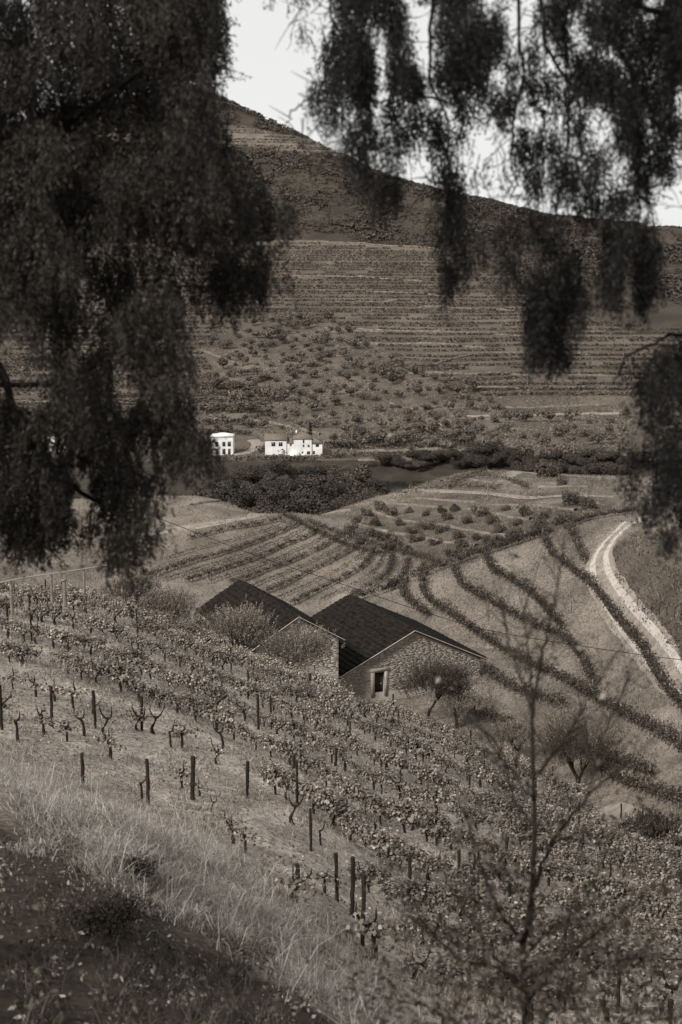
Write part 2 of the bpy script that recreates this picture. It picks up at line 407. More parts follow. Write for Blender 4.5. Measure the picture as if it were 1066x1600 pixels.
mb = MB(); xs = np.linspace(-10, 440, 30)
mb.add([[-10, 350, -68], [430, 350, -68], [430, 441, -68], [-10, 441, -68]], [[0, 1, 2, 3]])
tag(mb.build('river', M['water']), kind='structure')

def resample(P, step):
    P = np.asarray(P, float)
    P = smoothpath(P, max(8, int(np.sum(np.linalg.norm(np.diff(P[:, :2], axis=0), axis=1)) / step)))
    P[:, 2] = H(P[:, 0], P[:, 1]); return P
def ribbon(name, pts, width, m, lift=.06, step=1.0, dmin=4, off=0.0, wob=.1):
    P = resample(hits(pts, dmin), step)
    T = np.gradient(P[:, :2], axis=0); T /= np.linalg.norm(T, axis=1)[:, None] + 1e-9
    Nn = np.stack([-T[:, 1], T[:, 0]], 1)
    ks = np.linspace(-.5, .5, 6); V = []
    for k in ks:
        w_ = (np.linspace(*width, len(P))[:, None] if isinstance(width, tuple) else width) * (1 + 2.2 * wob * fbm(np.arange(len(P)) * step / 4. + 9 * k, np.full(len(P), k * 3.), 3))[:, None]
        q = P[:, :2] + Nn * (off + k * w_)
        V.append(np.column_stack([q, H(q[:, 0], q[:, 1]) + lift * (1 if abs(k) < .45 else .3)]))
    V = np.stack(V, 1); n, mm = V.shape[:2]
    a = (np.arange(n - 1)[:, None] * mm + np.arange(mm - 1)[None, :]).ravel()
    me = mkmesh(name, V, np.stack([a, a + mm, a + mm + 1, a + 1], 1), m, True)
    return tag(link(name, me), kind='structure')
TR = [(1010, 806), (975, 824), (950, 848), (936, 878), (946, 915), (972, 955), (1013, 1005), (1066, 1072), (1120, 1130)]
ribbon('dirt_track', TR, (4.0, 2.3), M['track'], .07, .8, 100)
ribbon('wheel_rut', TR, (1.1, .5), M['rut'], .11, .8, 100, off=-.68)
ribbon('wheel_rut', TR, (1.1, .5), M['rut'], .11, .8, 100, off=.68)
ribbon('dirt_track', [(180, 842), (250, 831), (330, 819), (400, 806), (432, 801)], 3.5, M['track'], .12, 2, 200)
ribbon('footpath', [(640, 765), (700, 768), (780, 773), (850, 777), (960, 777)], 2.6, M['track'], .12, 2, 200)
ribbon('footpath', [(790, 737), (820, 738), (850, 741), (900, 744), (970, 748)], 2.8, M['track'], .12, 2, 200)
ribbon('footpath', [(786, 757), (792, 745), (806, 738)], 3.6, M['track'], .14, 1.2, 200)
ribbon('riverside_road', [(486, 807), (515, 805), (548, 803)], 6, M['track'], .12, 2, 290)
ribbon('dirt_road', [(530, 697), (560, 691), (600, 682), (640, 675), (690, 662), (705, 656)], 5.5, M['track'], .3, 4, 445)
ribbon('dirt_road', [(728, 651), (760, 650), (860, 648), (970, 646)], 5, M['track'], .3, 4, 445)
ribbon('house_drive', [(362, 711), (384, 708), (399, 702), (404, 695), (396, 688)], 4.5, M['track'], .3, 2, 445)
ribbon('footpath', [(735, 1178), (762, 1196), (800, 1216), (860, 1243), (950, 1264), (1010, 1285), (1090, 1315)], 1.4, M['track'], .10, .6, 40)

# ------------------------------------------------------------------ far hillside: terraces, walls, forest, olives
mbv = MB(); Vs = []
def far_rows(poly, dz, width, zr):
    """vine rows following the contours of the far hill"""
    ds = np.arange(470, 1190, 1.5); us = np.linspace(-.33, .33, 420)
    XG = us[:, None] * ds[None]; G = H(XG, np.repeat(ds[None], len(us), 0))
    res = []
    for zc in np.arange(zr[0], zr[1], dz):
        zc = zc + rng.uniform(-.25, .25) * dz
        up = (G[:, :-1] < zc) & (G[:, 1:] >= zc)
        k = np.argmax(up, 1); ok = up.any(1)
        d = ds[k] + 1.5 * (zc - G[np.arange(len(us)), k]) / (G[np.arange(len(us)), k + 1] - G[np.arange(len(us)), k] + 1e-6)
        px, py = proj(us * d, d, np.full(len(us), zc))
        ok &= inpoly(px, py, poly)
        ok &= vnoise(us * 60 + zc * 3.1, np.full(len(us), zc * 1.7)) > -.34
        uu = us[ok]; dd = d[ok]
        if len(uu): res.append(np.stack([uu * dd, dd, np.full(len(uu), zc)], 1))
    return res
VINE_P = [(-900, 390), (300, 385), (480, 380), (600, 388), (740, 402), (830, 445), (930, 505), (1300, 525), (1300, 640), (780, 640), (740, 612), (650, 575), (530, 508), (420, 492), (360, 515), (310, 560), (200, 560), (-900, 560)]
VINE_L = [(-900, 560), (320, 560), (345, 590), (420, 620), (430, 645), (330, 655), (-900, 660)]
PTS = []
for poly, dz, zr in ((VINE_P, 1.45, (-58, 12)), (VINE_L, .8, (-62, -40)), (FIELD_P, 2.4, (60, 125))):
    for seg in far_rows(poly, dz, 1, zr):
        n = int(len(seg) * 7)
        i = rng.integers(0, len(seg), n); j_ = np.clip(i + 1, 0, len(seg) - 1)
        t = rng.random((n, 1)); a = seg[i]; b = seg[j_]
        far_gap = np.abs(a[:, 0] - b[:, 0]) > 8
        p = a * (1 - t * ~far_gap[:, None]) + b * (t * ~far_gap[:, None])
        p[:, 1] += rng.normal(0, .35, n); p[:, 2] = H(p[:, 0], p[:, 1]) + rng.uniform(.2, 1.2, n)
        PTS.append(p)
PTS = np.vstack(PTS)
V, Fc = leaves(PTS, .95, .7, axis=np.array([1.6, 0, 0.]), jitter=.7)
tag(link('far_vine_rows', mkmesh('far_vine_rows', V, Fc, M['farvine'])), 'dense contour rows of vines across the far hillside', 'vineyard', kind='stuff')

def strip_wall(name, pts, h, wd, label, dmin=445, group=None, m=None):
    P = resample(hits(pts, dmin), 3)
    c = P.mean(0); Q = P - c
    T = np.gradient(Q[:, :2], axis=0); T /= np.linalg.norm(T, axis=1)[:, None] + 1e-9
    Nn = np.stack([-T[:, 1], T[:, 0]], 1) * wd / 2
    hh = h * (1 + .25 * rng.normal(size=len(P)))
    a = np.column_stack([Q[:, :2] - Nn, Q[:, 2] - .6]); b = np.column_stack([Q[:, :2] - Nn, Q[:, 2] + hh])
    d = np.column_stack([Q[:, :2] + Nn, Q[:, 2] + hh]); e = np.column_stack([Q[:, :2] + Nn, Q[:, 2] - .6])
    V = np.stack([a, b, d, e], 1); k = np.arange(len(P) - 1)[:, None] * 4
    Fc = np.vstack([np.column_stack([k + q, k + 4 + q, k + 4 + (q + 1) % 4, k + (q + 1) % 4]) for q in range(4)])
    o = link(name, mkmesh(name, V, Fc, m or M['wallstone']), None, c)
    return tag(o, label, 'terrace wall', group or 'dry stone terrace walls on the far hillside', 'thing')
WALLS = [
    ([(470, 378), (540, 380), (620, 385), (690, 392)], 'long pale wall edging the top of the far vineyard below the wood'),
    ([(530, 514), (600, 517), (700, 520), (830, 524)], 'straight pale terrace wall crossing the middle of the far vineyard'),
    ([(505, 512), (535, 518), (600, 519)], 'short bright wall where the olive slope meets the vine terraces'),
    ([(655, 481), (720, 483), (805, 487)], 'thin terrace wall in the upper vineyard under the hanging branches'),
    ([(676, 573), (700, 564), (735, 556), (800, 553), (880, 553), (990, 556)], 'curved stone wall rising round the terrace spur'),
    ([(600, 583), (690, 584), (800, 586), (960, 588)], 'low terrace wall just below the curved spur wall'),
    ([(690, 604), (760, 606), (915, 606)], 'dark edged terrace wall above the lone pole'),
    ([(740, 639), (800, 638), (950, 634)], 'lowest terrace wall above the pale valley road'),
    ([(315, 548), (345, 560), (380, 572)], 'bright sloping wall beside the olive slope and the left tree'),
    ([(330, 657), (400, 660), (450, 668), (500, 680)], 'low wall running down to the white house'),
    ([(560, 707), (620, 706), (700, 705), (760, 706)], 'long low wall along the flat field by the river'),
    ([(640, 468), (560, 474)], 'small wall fragment in the upper far terraces'),
    ([(560, 720), (640, 722), (690, 719)], 'pale retaining wall just above the river trees'),
    ([(440, 430), (560, 433), (660, 440)], 'faint upper terrace wall below the hill wood'),
    ([(500, 455), (620, 458), (700, 466)], 'faint terrace wall crossing the upper vineyard'),
    ([(20, 628), (150, 630), (290, 633)], 'terrace wall glimpsed through the left tree'),
    ([(540, 536), (640, 538), (760, 545)], 'terrace wall low in the vineyard above the olive trees'),
    ([(610, 632), (660, 640), (720, 633)], 'short crooked wall among the olive trees'),
]
for pts, lb in WALLS: strip_wall('terrace_wall', pts, .85, .7, lb)
for pts, lb in [([(583, 800), (633, 814), (690, 822), (733, 829), (793, 838)], 'low pale terrace bank curving across the rough spur among its shrubs'),
                ([(545, 815), (590, 828), (640, 838), (700, 848), (745, 853)], 'lowest terrace bank of the rough spur above the crest vine row'),
                ([(610, 786), (680, 793), (760, 800), (830, 812)], 'upper terrace bank of the rough spur below its path'),
                ([(650, 779), (740, 786), (820, 790), (900, 798)], 'highest terrace bank of the rough spur close under its path'),
                ([(735, 750), (790, 757), (850, 762), (920, 762)], 'terrace bank on the pale spur top between its two paths'),
                ([(300, 790), (340, 783), (380, 792)], 'broken bank on the grassy mound above the left track')]:
    strip_wall('terrace_wall', pts, .35, .8, lb, 205, 'terrace banks of the middle spur')

def blob(n, size, rx=1, rz=.9, aspect=.8, core=True, zc=.9, g=None, lump=.25):
    """a leafy crown: leaf faces through an uneven ellipsoid"""
    g = g or rng
    k = 7; cen = g.normal(size=(k, 3)) * [rx * .45, rx * .45, rz * .33]; rad = g.uniform(.42, .72, k)
    w_ = g.integers(0, k, n); d = g.normal(size=(n, 3)); d /= np.linalg.norm(d, axis=1)[:, None]
    r = g.uniform(.55, 1.0, n) ** .6
    P = cen[w_] + d * (r * rad[w_])[:, None] * [rx, rx, rz]
    P[:, 2] += zc
    k_ = P[:, 2] > zc - rz * .9
    return leaves(P[k_], size, aspect, g=g, normal=d[k_] + [0, 0, .25])
# hill forest
def sample_poly(poly, n, xr, yr, excl=None):
    px = rng.uniform(*xr, n); py = rng.uniform(*yr, n); ok = inpoly(px, py, poly)
    if excl is not None: ok &= ~inpoly(px, py, excl)
    return np.column_stack([px[ok], py[ok]])
iu = rng.uniform(-.40, .36, 46000); idd = rng.uniform(780, 1230, 46000)
fx = iu * idd; fz = H(fx, idd); ppx, ppy = proj(fx, idd, fz)
wl = np.interp(iu, LN['W'][0], LN['W'][1])
ok = (inpoly(ppx, ppy, FOREST_P) | (idd > wl - 8)) & ~inpoly(ppx, ppy, [(p[0], p[1]) for p in FIELD_P]) & (idd < wl + 30)
ok &= (vnoise(fx / 18, idd / 18) > -.28)
fx, idd, fz = fx[ok], idd[ok], fz[ok]
k = 10; s = rng.uniform(.8, 1.8, len(fx)) * (1 + 1.2 * np.clip(fbm(fx / 25, idd / 25, 2), -.4, .8))
d = rng.normal(size=(len(fx), k, 3)); d /= np.linalg.norm(d, axis=2)[..., None]; d[..., 2] = np.abs(d[..., 2]) * .95
P = np.stack([fx, idd, fz + .2 * s], 1)[:, None] + d * s[:, None, None]
V, Fc = leaves(P.reshape(-1, 3), np.repeat(s, k) * .8, .85, normal=d.reshape(-1, 3) + [0, 0, .3])
tag(link('hilltop_forest', mkmesh('hilltop_forest', V, Fc, M['forest'])), 'dark scrub wood covering the upper slope and skyline', 'forest', kind='stuff')

def tree_mesh(name, m, n, size, rx, rz, zc, trunk=True, seed=0, lump=0):
    g = np.random.default_rng(seed)
    V, Fc = blob(n, size, rx, rz, zc=zc, g=g)
    mb = MB(); mb.add(V, Fc)
    if trunk: mb.tube([[0, 0, -.3], [.05, 0, zc * .5], [0, .05, zc]], [.12, .09, .05], 5)
    return mb.mesh(name, m)
OL = [tree_mesh('olive_tree', M['fartree'], 620, .27, 1.15, .95, 1.35, seed=s) for s in range(5)]
pts = []
def poisson(poly, xr, yr, n, dmin_fn, excl=()):
    res = []
    for _ in range(n):
        x = random.uniform(*xr); y = random.uniform(*yr)
        if not inpoly(x, y, poly): continue
        if any(a < x < c and b < y < d for a, b, c, d in excl): continue
        dm = dmin_fn(x, y)
        if all((x - a)**2 + ((y - b) * 1.5)**2 > dm * dm for a, b in res): res.append((x, y))
    return res
hx = [(330, 672, 520, 722)]
P1 = poisson(OLIVE_P, (320, 800), (495, 705), 9000, lambda x, y: 12.8 + (y - 500) * .03 + (3 if 560 < x < 700 and 600 < y < 640 else 0), hx)
P2 = poisson([(560, 662), (730, 655), (980, 652), (980, 735), (820, 728), (700, 712), (560, 700)], (560, 980), (650, 740), 4000, lambda x, y: 24, ())
allp = sorted(P1 + P2, key=lambda p: -p[1])[:298]
def zone(x, y):
    if y > 650 and x > 560:
        if y > 700: return 'round olive tree on the lowest terrace above the river trees' + (' at the right' if x > 760 else '')
        if x < 720: return 'round olive tree beside the pale road right of the farmhouse'
        return 'round olive tree below the upper valley road' + (', near the hanging branches' if x > 860 else ', left of the two pale poles')
    if x > 700: return 'round olive tree at the right rim of the grove under the terraces'
    if 530 < x < 600 and 600 < y < 650: return 'round olive tree near the pale pole in the grove'
    if y > 640: return 'round olive tree low in the grove just above the farmhouse'
    if x < 440: return 'round olive tree on the pale slope above the white house'
    if y < 560: return 'small round olive tree high on the olive slope below the vine terraces'
    return 'round olive tree in the grove on the far slope'
for x, y in allp:
    p = hit(x, y, 452)
    if p is None: continue
    o = link('olive_tree', random.choice(OL), None, p - [0, 0, .3], random.uniform(0, 6.28), np.array([random.uniform(.8, 1.25), random.uniform(.8, 1.2), random.uniform(.7, 1.15)]) * random.choice([random.uniform(.8, 1.5), random.uniform(1.8, 3.0), random.uniform(1.3, 2.3)]))
    tag(o, zone(x, y), 'olive tree', 'olive trees on the far slope')
G_ = scatter(200000, lambda px, py, d: inpoly(px, py, [(300, 500), (420, 490), (540, 505), (660, 575), (1000, 600), (1000, 740), (300, 715)]) & (rng.random(len(px)) < .35 + 1.3 * fbm(px / 22., py / 12., 3)), (455, 780), power=1)
V, Fc = leaves(G_ + [0, 0, .2], .8, .7, normal=np.array([0, -.5, .8]))
tag(link('hillside_weeds', mkmesh('hillside_weeds', V, Fc, leafmat('hillside_weed', .04, .17))), 'patchy weeds and low growth among the far olive trees', 'weeds', kind='stuff')
# distinct round shrubs on the spur in the middle distance
SH = [(620, 848), (604, 856), (700, 806), (770, 812), (690, 795), (645, 828), (575, 800), (720, 850), (770, 850), (840, 818), (548, 828), (566, 843), (556, 812), (600, 838), (612, 800), (638, 858), (625, 815), (650, 840), (596, 790), (640, 795), (665, 800), (706, 862), (728, 868), (715, 836),
      (745, 838), (762, 842), (690, 826), (782, 826), (803, 838), (786, 848), (752, 800), (790, 792), (821, 800), (852, 804), (880, 812), (712, 792), (730, 812), (668, 822), (838, 830), (808, 815), (760, 862), (680, 845), (585, 815), (576, 832)]
SM = [tree_mesh('round_shrub', M['mound'], 1300, .17, 1.0, .95, .75, trunk=False, seed=20 + s) for s in range(4)]
for i, (x, y) in enumerate(SH):
    p = hit(x, y + 6, 205)
    if p is None or p[1] > 345: continue
    tag(link('round_shrub', SM[i % 4], None, p - [0, 0, .2], random.uniform(0, 6), random.uniform(.85, 1.5)),
        'dark round shrub ' + ('low on' if y > 840 else 'high on' if y < 808 else 'half way up') + ' the rough spur, ' + ('near the tip of the fan' if x < 640 else 'straight above the right barn' if x < 720 else 'above the hooked vine rows' if x < 790 else 'towards the pale track'), 'shrub', 'round shrubs on the middle spur')
p = hit(860, 745, 250); tag(link('broad_shrub', SM[1], None, p - [0, 0, .4], 1, (3.6, 2.6, 2.4)), 'broad dense bush beside the pale path on top of the spur', 'bush')
for i, (x, y, s) in enumerate([(878, 760, 1.4), (895, 790, 1.6), (920, 795, 1.3)]):
    p = hit(x, y, 205); tag(link('round_shrub', SM[i], None, p, i, s), ['small dark shrub under the pale path on the spur', 'tall dark shrub among pale weeds on the spur', 'dark shrub nearest the hanging branches on the spur'][i], 'shrub', 'round shrubs on the middle spur')

# river woods
def bigtree(seed, n=4200, m='wood'):
    g = np.random.default_rng(seed)
    V, Fc = blob(n, .055, .5, .46, zc=.56, g=g)
    cr = mkmesh('crown', V, Fc, M[m])
    mb = MB(); mb.tube([[0, 0, -.06], [.02, 0, .2], [0, .02, .5]], [.035, .028, .015], 6)
    for q in range(4):
        a = g.uniform(0, 6.28); mb.tube([[0.01, 0, .22 + .05 * q], [.15 * math.cos(a), .15 * math.sin(a), .42 + .05 * q], [.3 * math.cos(a), .3 * math.sin(a), .6 + .04 * q]], [.018, .012, .005], 5)
    return cr, mb.mesh('trunk', M['bark'])
BT = [bigtree(50 + s) for s in range(5)]
def place_tree(x, y, D, h, label, group='trees along the river', wide=1.0, v=None, name='river_tree', cat='tree'):
    u = (x - 533) / 2187.0; X = u * D; z = float(H(X, D))
    cr, tk = BT[random.randrange(5) if v is None else v]
    t = thing(name, label, cat, (X, D, z), random.uniform(0, 6.28), group, (h * wide, h * wide, h))
    link('crown', cr, t); link('trunk', tk, t); return t
for i in range(52):
    x = 318 + i * 5.2 + random.uniform(-6, 6); D = [352, 384, 416, 368, 400][i % 5] + random.uniform(-7, 7)
    top = float(np.interp(D, [345, 420], [772, 721])) + random.uniform(-5, 12)
    hh_ = float(at(x, top, D)[2] - H((x - 533) / 2187 * D, D))
    where = 'below the two storey house' if x < 385 else 'below the left wing of the farmhouse' if x < 450 else 'below the farmhouse tower' if x < 515 else 'next to the open water'
    place_tree(x, 0, D, max(4.5, hh_), ('back row' if D > 393 else 'front row' if D < 368 else 'middle row') + ' tree of the dark riverside wood ' + where, 'trees of the riverside wood', random.uniform(.9, 1.25))
place_tree(467, 0, 312, 11, 'large rounded tree standing at the head of the fan terraces', None, 1.25, 1)
place_tree(438, 0, 318, 7.5, 'bushy tree just left of the large rounded tree', None, 1.2, 2)
place_tree(497, 0, 335, 8, 'dark tree just right of the large rounded tree', None, 1.0, 3)
place_tree(540, 0, 338, 6.5, 'small pale topped tree beside the riverside road', None, 1.2, 4)
place_tree(395, 0, 322, 9, 'pale leafy tree above the track on the left bank', None, 1.1, 0)
place_tree(375, 0, 330, 8, 'dark tree left of the pale leafy tree above the track', None, 1.1, 2)
place_tree(350, 0, 335, 7, 'dark tree next to the grassy bank by the left tree', None, 1.2, 3)
for i, x in enumerate(range(600, 1000, 11)):
    place_tree(x + random.uniform(-5, 5), 0, random.uniform(441, 450), random.uniform(3.0, 4.8) * (1.35 if 760 < x < 830 else 1), 'dark tree lining the far river bank ' + ('over the open water' if x < 700 else 'behind the spur top' if x < 830 else 'near the hanging branches'), 'trees lining the far river bank', random.uniform(1.2, 1.8))
for i, x in enumerate(range(600, 690, 13)):
    D = 322 + i * 3
    place_tree(x, 0, 350, 2.6 + random.random(), 'low bush on the near river bank behind the spur', 'bushes on the near river bank', 1.5, name='bank_bush', cat='bush')
# orchard line on the right behind the spur top
for i, x in enumerate(range(815, 985, 13)):
    place_tree(x, 0, 352 + (i % 2) * 6, 5.2, 'small orchard tree with bare trunk in the row behind the spur', 'orchard trees behind the spur', 1.0, name='orchard_tree')

def far_pole(px, py_base, h, label, dmin=452):
    p = hit(px, py_base, dmin)
    t = thing('utility_pole', label, 'utility pole', p)
    MB().tube([[0, 0, -.5], [0, 0, h]], [.15, .12], 6).build('pole', M['concrete'], t)
    MB().box((0, 0, h - .4), (1.2, .12, .1)).build('crossarm', M['concrete'], t)
far_pole(824, 606, 10, 'thin pale pole on the far terraces right of the spur wall')
far_pole(555, 627, 8, 'pale pole in the middle of the olive grove')
far_pole(550, 700, 6, 'short pale pole by the flat field right of the white house')
far_pole(896, 722, 6.5, 'pale pole above the orchard trees')
far_pole(970, 725, 6.5, 'pale pole next to the hanging branches on the valley floor')
far_pole(762, 782, 3.5, 'short white marker post beside the spur path', 205)

# cypress by the house
p = hit(485, 690, 452)
g = np.random.default_rng(3); n = 500; a = g.random(n); r = (1 - a) ** .6 * .75; th = g.uniform(0, 6.28, n)
V, Fc = leaves(np.column_stack([r * np.cos(th), r * np.sin(th), .5 + a * 6.3]), .5, .5, axis=np.array([0, 0, 1.5]), g=g)
t = thing('cypress_tree', 'slim dark cypress standing behind the white house', 'cypress', p)
link('crown', mkmesh('crown', V, Fc, M['cypress']), t); MB().tube([[0, 0, -.3], [0, 0, 1.2]], [.15, .12], 6).build('trunk', M['bark'], t)

# ------------------------------------------------------------------ white houses (front faces the camera; x right, z up)
def gable_x(mb, x0, x1, y0, y1, z0, rise, over=.25):
    """ridge runs along x"""
    ym = (y0 + y1) / 2; a, b, c, d = x0 - over, x1 + over, y0 - over, y1 + over; t = .16
    V = [[a, c, z0], [b, c, z0], [b, ym, z0 + rise], [a, ym, z0 + rise], [a, d, z0], [b, d, z0],
         [a, c, z0 - t], [b, c, z0 - t], [b, ym, z0 + rise - t], [a, ym, z0 + rise - t], [a, d, z0 - t], [b, d, z0 - t]]
    mb.add(V, [[0, 1, 2, 3], [3, 2, 5, 4], [7, 6, 9, 8], [8, 9, 10, 11], [0, 6, 7, 1], [4, 5, 11, 10], [1, 7, 8, 2], [2, 8, 11, 5], [0, 3, 9, 6], [3, 4, 10, 9]])
def hip(mb, x0, x1, y0, y1, z0, rise, over=.3):
    a, b, c, d = x0 - over, x1 + over, y0 - over, y1 + over; xm, ym = (a + b) / 2, (c + d) / 2; r = .8
    V = [[a, c, z0], [b, c, z0], [b, d, z0], [a, d, z0], [xm - r, ym, z0 + rise], [xm + r, ym, z0 + rise], [a, c, z0 - .15], [b, c, z0 - .15], [b, d, z0 - .15], [a, d, z0 - .15]]
    mb.add(V, [[0, 1, 5, 4], [2, 3, 4, 5], [6, 7, 1, 0], [7, 8, 2, 1], [8, 9, 3, 2], [9, 6, 0, 3], [9, 8, 7, 6]])
    mb.add([V[1], V[2], V[5]], [[0, 1, 2]]); mb.add([V[3], V[0], V[4]], [[0, 1, 2]])
def wallmesh(mb, x0, x1, z0, z1, y, openings, depth=.3):
    """front wall face with real openings (reveals built)"""
    xs = sorted({x0, x1, *[o[0] for o in openings], *[o[1] for o in openings]}); zs = sorted({z0, z1, *[o[2] for o in openings], *[o[3] for o in openings]})
    for a, b in zip(xs[:-1], xs[1:]):
        for c, d in zip(zs[:-1], zs[1:]):
            if any(o[0] <= (a + b) / 2 <= o[1] and o[2] <= (c + d) / 2 <= o[3] for o in openings): continue
            mb.add([[a, y, c], [b, y, c], [b, y, d], [a, y, d]], [[0, 1, 2, 3]])
    for a, b, c, d in openings:
        e = y + depth
        mb.add([[a, y, c], [b, y, c], [b, e, c], [a, e, c], [a, y, d], [b, y, d], [b, e, d], [a, e, d]], [[0, 1, 2, 3], [4, 7, 6, 5], [0, 3, 7, 4], [1, 5, 6, 2]])
def shellbox(mb, x0, x1, y0, y1, z0, z1, openings=()):
    wallmesh(mb, x0, x1, z0, z1, y0, list(openings))
    mb.add([[x0, y0, z0], [x0, y1, z0], [x0, y1, z1], [x0, y0, z1], [x1, y0, z0], [x1, y1, z0], [x1, y1, z1], [x1, y0, z1]], [[0, 3, 2, 1], [4, 5, 6, 7], [1, 2, 6, 5], [3, 7, 6, 2]])
def window(parent, x0, x1, z0, z1, y, arched=False):
    mb = MB(); f = .09; xm, zm = (x0 + x1) / 2, (z0 + z1) / 2; y = y + .18
    mb.box((x0 + f / 2, y, zm), (f, .08, z1 - z0)); mb.box((x1 - f / 2, y, zm), (f, .08, z1 - z0))
    mb.box((xm, y, z1 - f / 2), (x1 - x0 - 2 * f, .08, f)); mb.box((xm, y, z0 + f / 2), (x1 - x0 - 2 * f, .08, f)); mb.box((xm, y + .003, zm), (.06, .06, z1 - z0 - 2 * f))
    w_ = mb.build('window', M['frame'], parent)
    MB().box((xm, y + .09, zm), (x1 - x0, .04, z1 - z0)).build('pane', M['pane'], w_)
# px per metre at 460 m = 4.83
pz = hit(459, 712, 452); S = 1 / 4.83
def hx_(zx): return (300 + zx / 4.1 - 459) * S
def hz_(zy): return (712 - (640 + zy / 4.1)) * S
house = thing('white_farmhouse', 'long white farmhouse with three tiled roofs and a tall middle block', 'house', (pz[0], pz[1], pz[2]))
mb = MB()
opL = [(hx_(508), hx_(534), hz_(238), hz_(211)), (hx_(555), hx_(581), hz_(238), hz_(211))]
opK = [(hx_(627), hx_(640), hz_(237), hz_(222))]
opM = [(hx_(711), hx_(722), hz_(217), hz_(192)), (hx_(711), hx_(722), hz_(242), hz_(224)), (hx_(742), hx_(755), hz_(242), hz_(225)), (hx_(703), hx_(715), hz_(282), hz_(270)), (hx_(737), hx_(759), hz_(290), hz_(268))]
opR = [(hx_(794), hx_(816), hz_(242), hz_(222)), (hx_(775), hx_(790), hz_(290), hz_(266))]
shellbox(mb, hx_(467), hx_(605), 1.0, 6.5, -1, hz_(196), opL)
mb.add([[hx_(467), 1, hz_(196)], [hx_(467), 6.5, hz_(196)], [hx_(467), 3.75, hz_(196) + 1.75]], [[0, 2, 1]])
shellbox(mb, hx_(605) + .01, hx_(652), 1.3, 6, -1, hz_(218), opK)
shellbox(mb, hx_(652) + .01, hx_(768), .4, 7, -1, hz_(186), opM)
shellbox(mb, hx_(768) + .01, hx_(836), .8, 6.2, -1, hz_(218), opR)
mb.box(((hx_(628) + hx_(690)) / 2, .5, -.0), (hx_(690) - hx_(628), 1.5, 2.2))
mb.build('wall', M['white'], house)
mb = MB(); gable_x(mb, hx_(467), hx_(605), 1, 6.5, hz_(196), 1.75); mb.build('roof', M['tile_pale'], house)
mb = MB(); gable_x(mb, hx_(612), hx_(650) , 1.3, 6, hz_(218), 1.6, .12); mb.build('roof', M['tile_pale'], house)
rf = MB(); hip(rf, hx_(652), hx_(768), .4, 7, hz_(186), 1.7); rf = rf.build('roof', M['tile_pale'], house)
mb = MB(); a, b, zt, zl = hx_(772), hx_(836) + .25, hz_(186), hz_(217)
mb.add([[a, .5, zt], [b, .5, zl], [b, 6.5, zl], [a, 6.5, zt], [a, .5, zl - .1], [b, .5, zl - .1], [b, 6.5, zl - .1], [a, 6.5, zl - .1]], [[0, 1, 2, 3], [4, 5, 1, 0], [5, 6, 2, 1], [6, 7, 3, 2], [7, 6, 5, 4], [4, 0, 3, 7]]); mb.build('roof', M['tile_pale'], house)
MB().box((hx_(668), 4, hz_(150) - .1), (.5, .5, 1.1)).build('chimney', M['white'], rf)
for ops, y in ((opL, 1.0), (opK, 1.3), (opM, .4), (opR, .8)):
    for o in ops: window(house, o[0], o[1], o[2], o[3], y)
p2 = hit(350, 711, 452)
h2 = thing('white_two_storey_house', 'white two storey house with arched doorways at the edge of the left tree', 'house', (p2[0], p2[1], p2[2]))
def h2x(zx): return (300 + zx / 4.1 - 350) * S
def h2z(zy): return (711 - (640 + zy / 4.1)) * S
ops = [(h2x(197), h2x(217), h2z(236), h2z(205)), (h2x(230), h2x(252), h2z(236), h2z(203)), (h2x(195), h2x(217), h2z(288), h2z(250)), (h2x(232), h2x(250), h2z(290), h2z(250)), (h2x(150), h2x(170), h2z(236), h2z(205)), (h2x(150), h2x(170), h2z(288), h2z(250))]
mb = MB(); shellbox(mb, h2x(125), h2x(265), 0, 6, -1, h2z(172), ops); mb.build('wall', M['white'], h2)
MB().box(((h2x(125) + h2x(265)) / 2, 3, h2z(172) + .15), (h2x(265) - h2x(125) + .5, 6.5, .3)).build('cornice', M['white'], h2)
mb = MB(); hip(mb, h2x(130), h2x(260), .3, 5.7, h2z(172) + .32, .7, .0); mb.build('roof', M['white'], h2)
for o in ops: window(h2, *o, 0)
p3 = hit(86, 706, 452)
h3 = thing('white_cottage', 'low white cottage glimpsed through the leaves of the left tree', 'house', (p3[0], p3[1], p3[2]))
ops = [(-4, -3, 1, 2.2), (-1, 0, 0, 2.1), (2, 3, 1, 2.2)]
mb = MB(); shellbox(mb, -6.5, 7, 0, 6, -1, 3.2, ops)
mb.add([[-6.5, 0, 3.2], [-6.5, 6, 3.2], [-6.5, 3, 4.6]], [[0, 2, 1]]); mb.add([[7, 0, 3.2], [7, 6, 3.2], [7, 3, 4.6]], [[0, 1, 2]]); mb.build('wall', M['white'], h3)
mb = MB(); gable_x(mb, -6.5, 7, 0, 6, 3.25, 1.4); mb.build('roof', M['white'], h3)
for o in ops: window(h3, *o, 0)
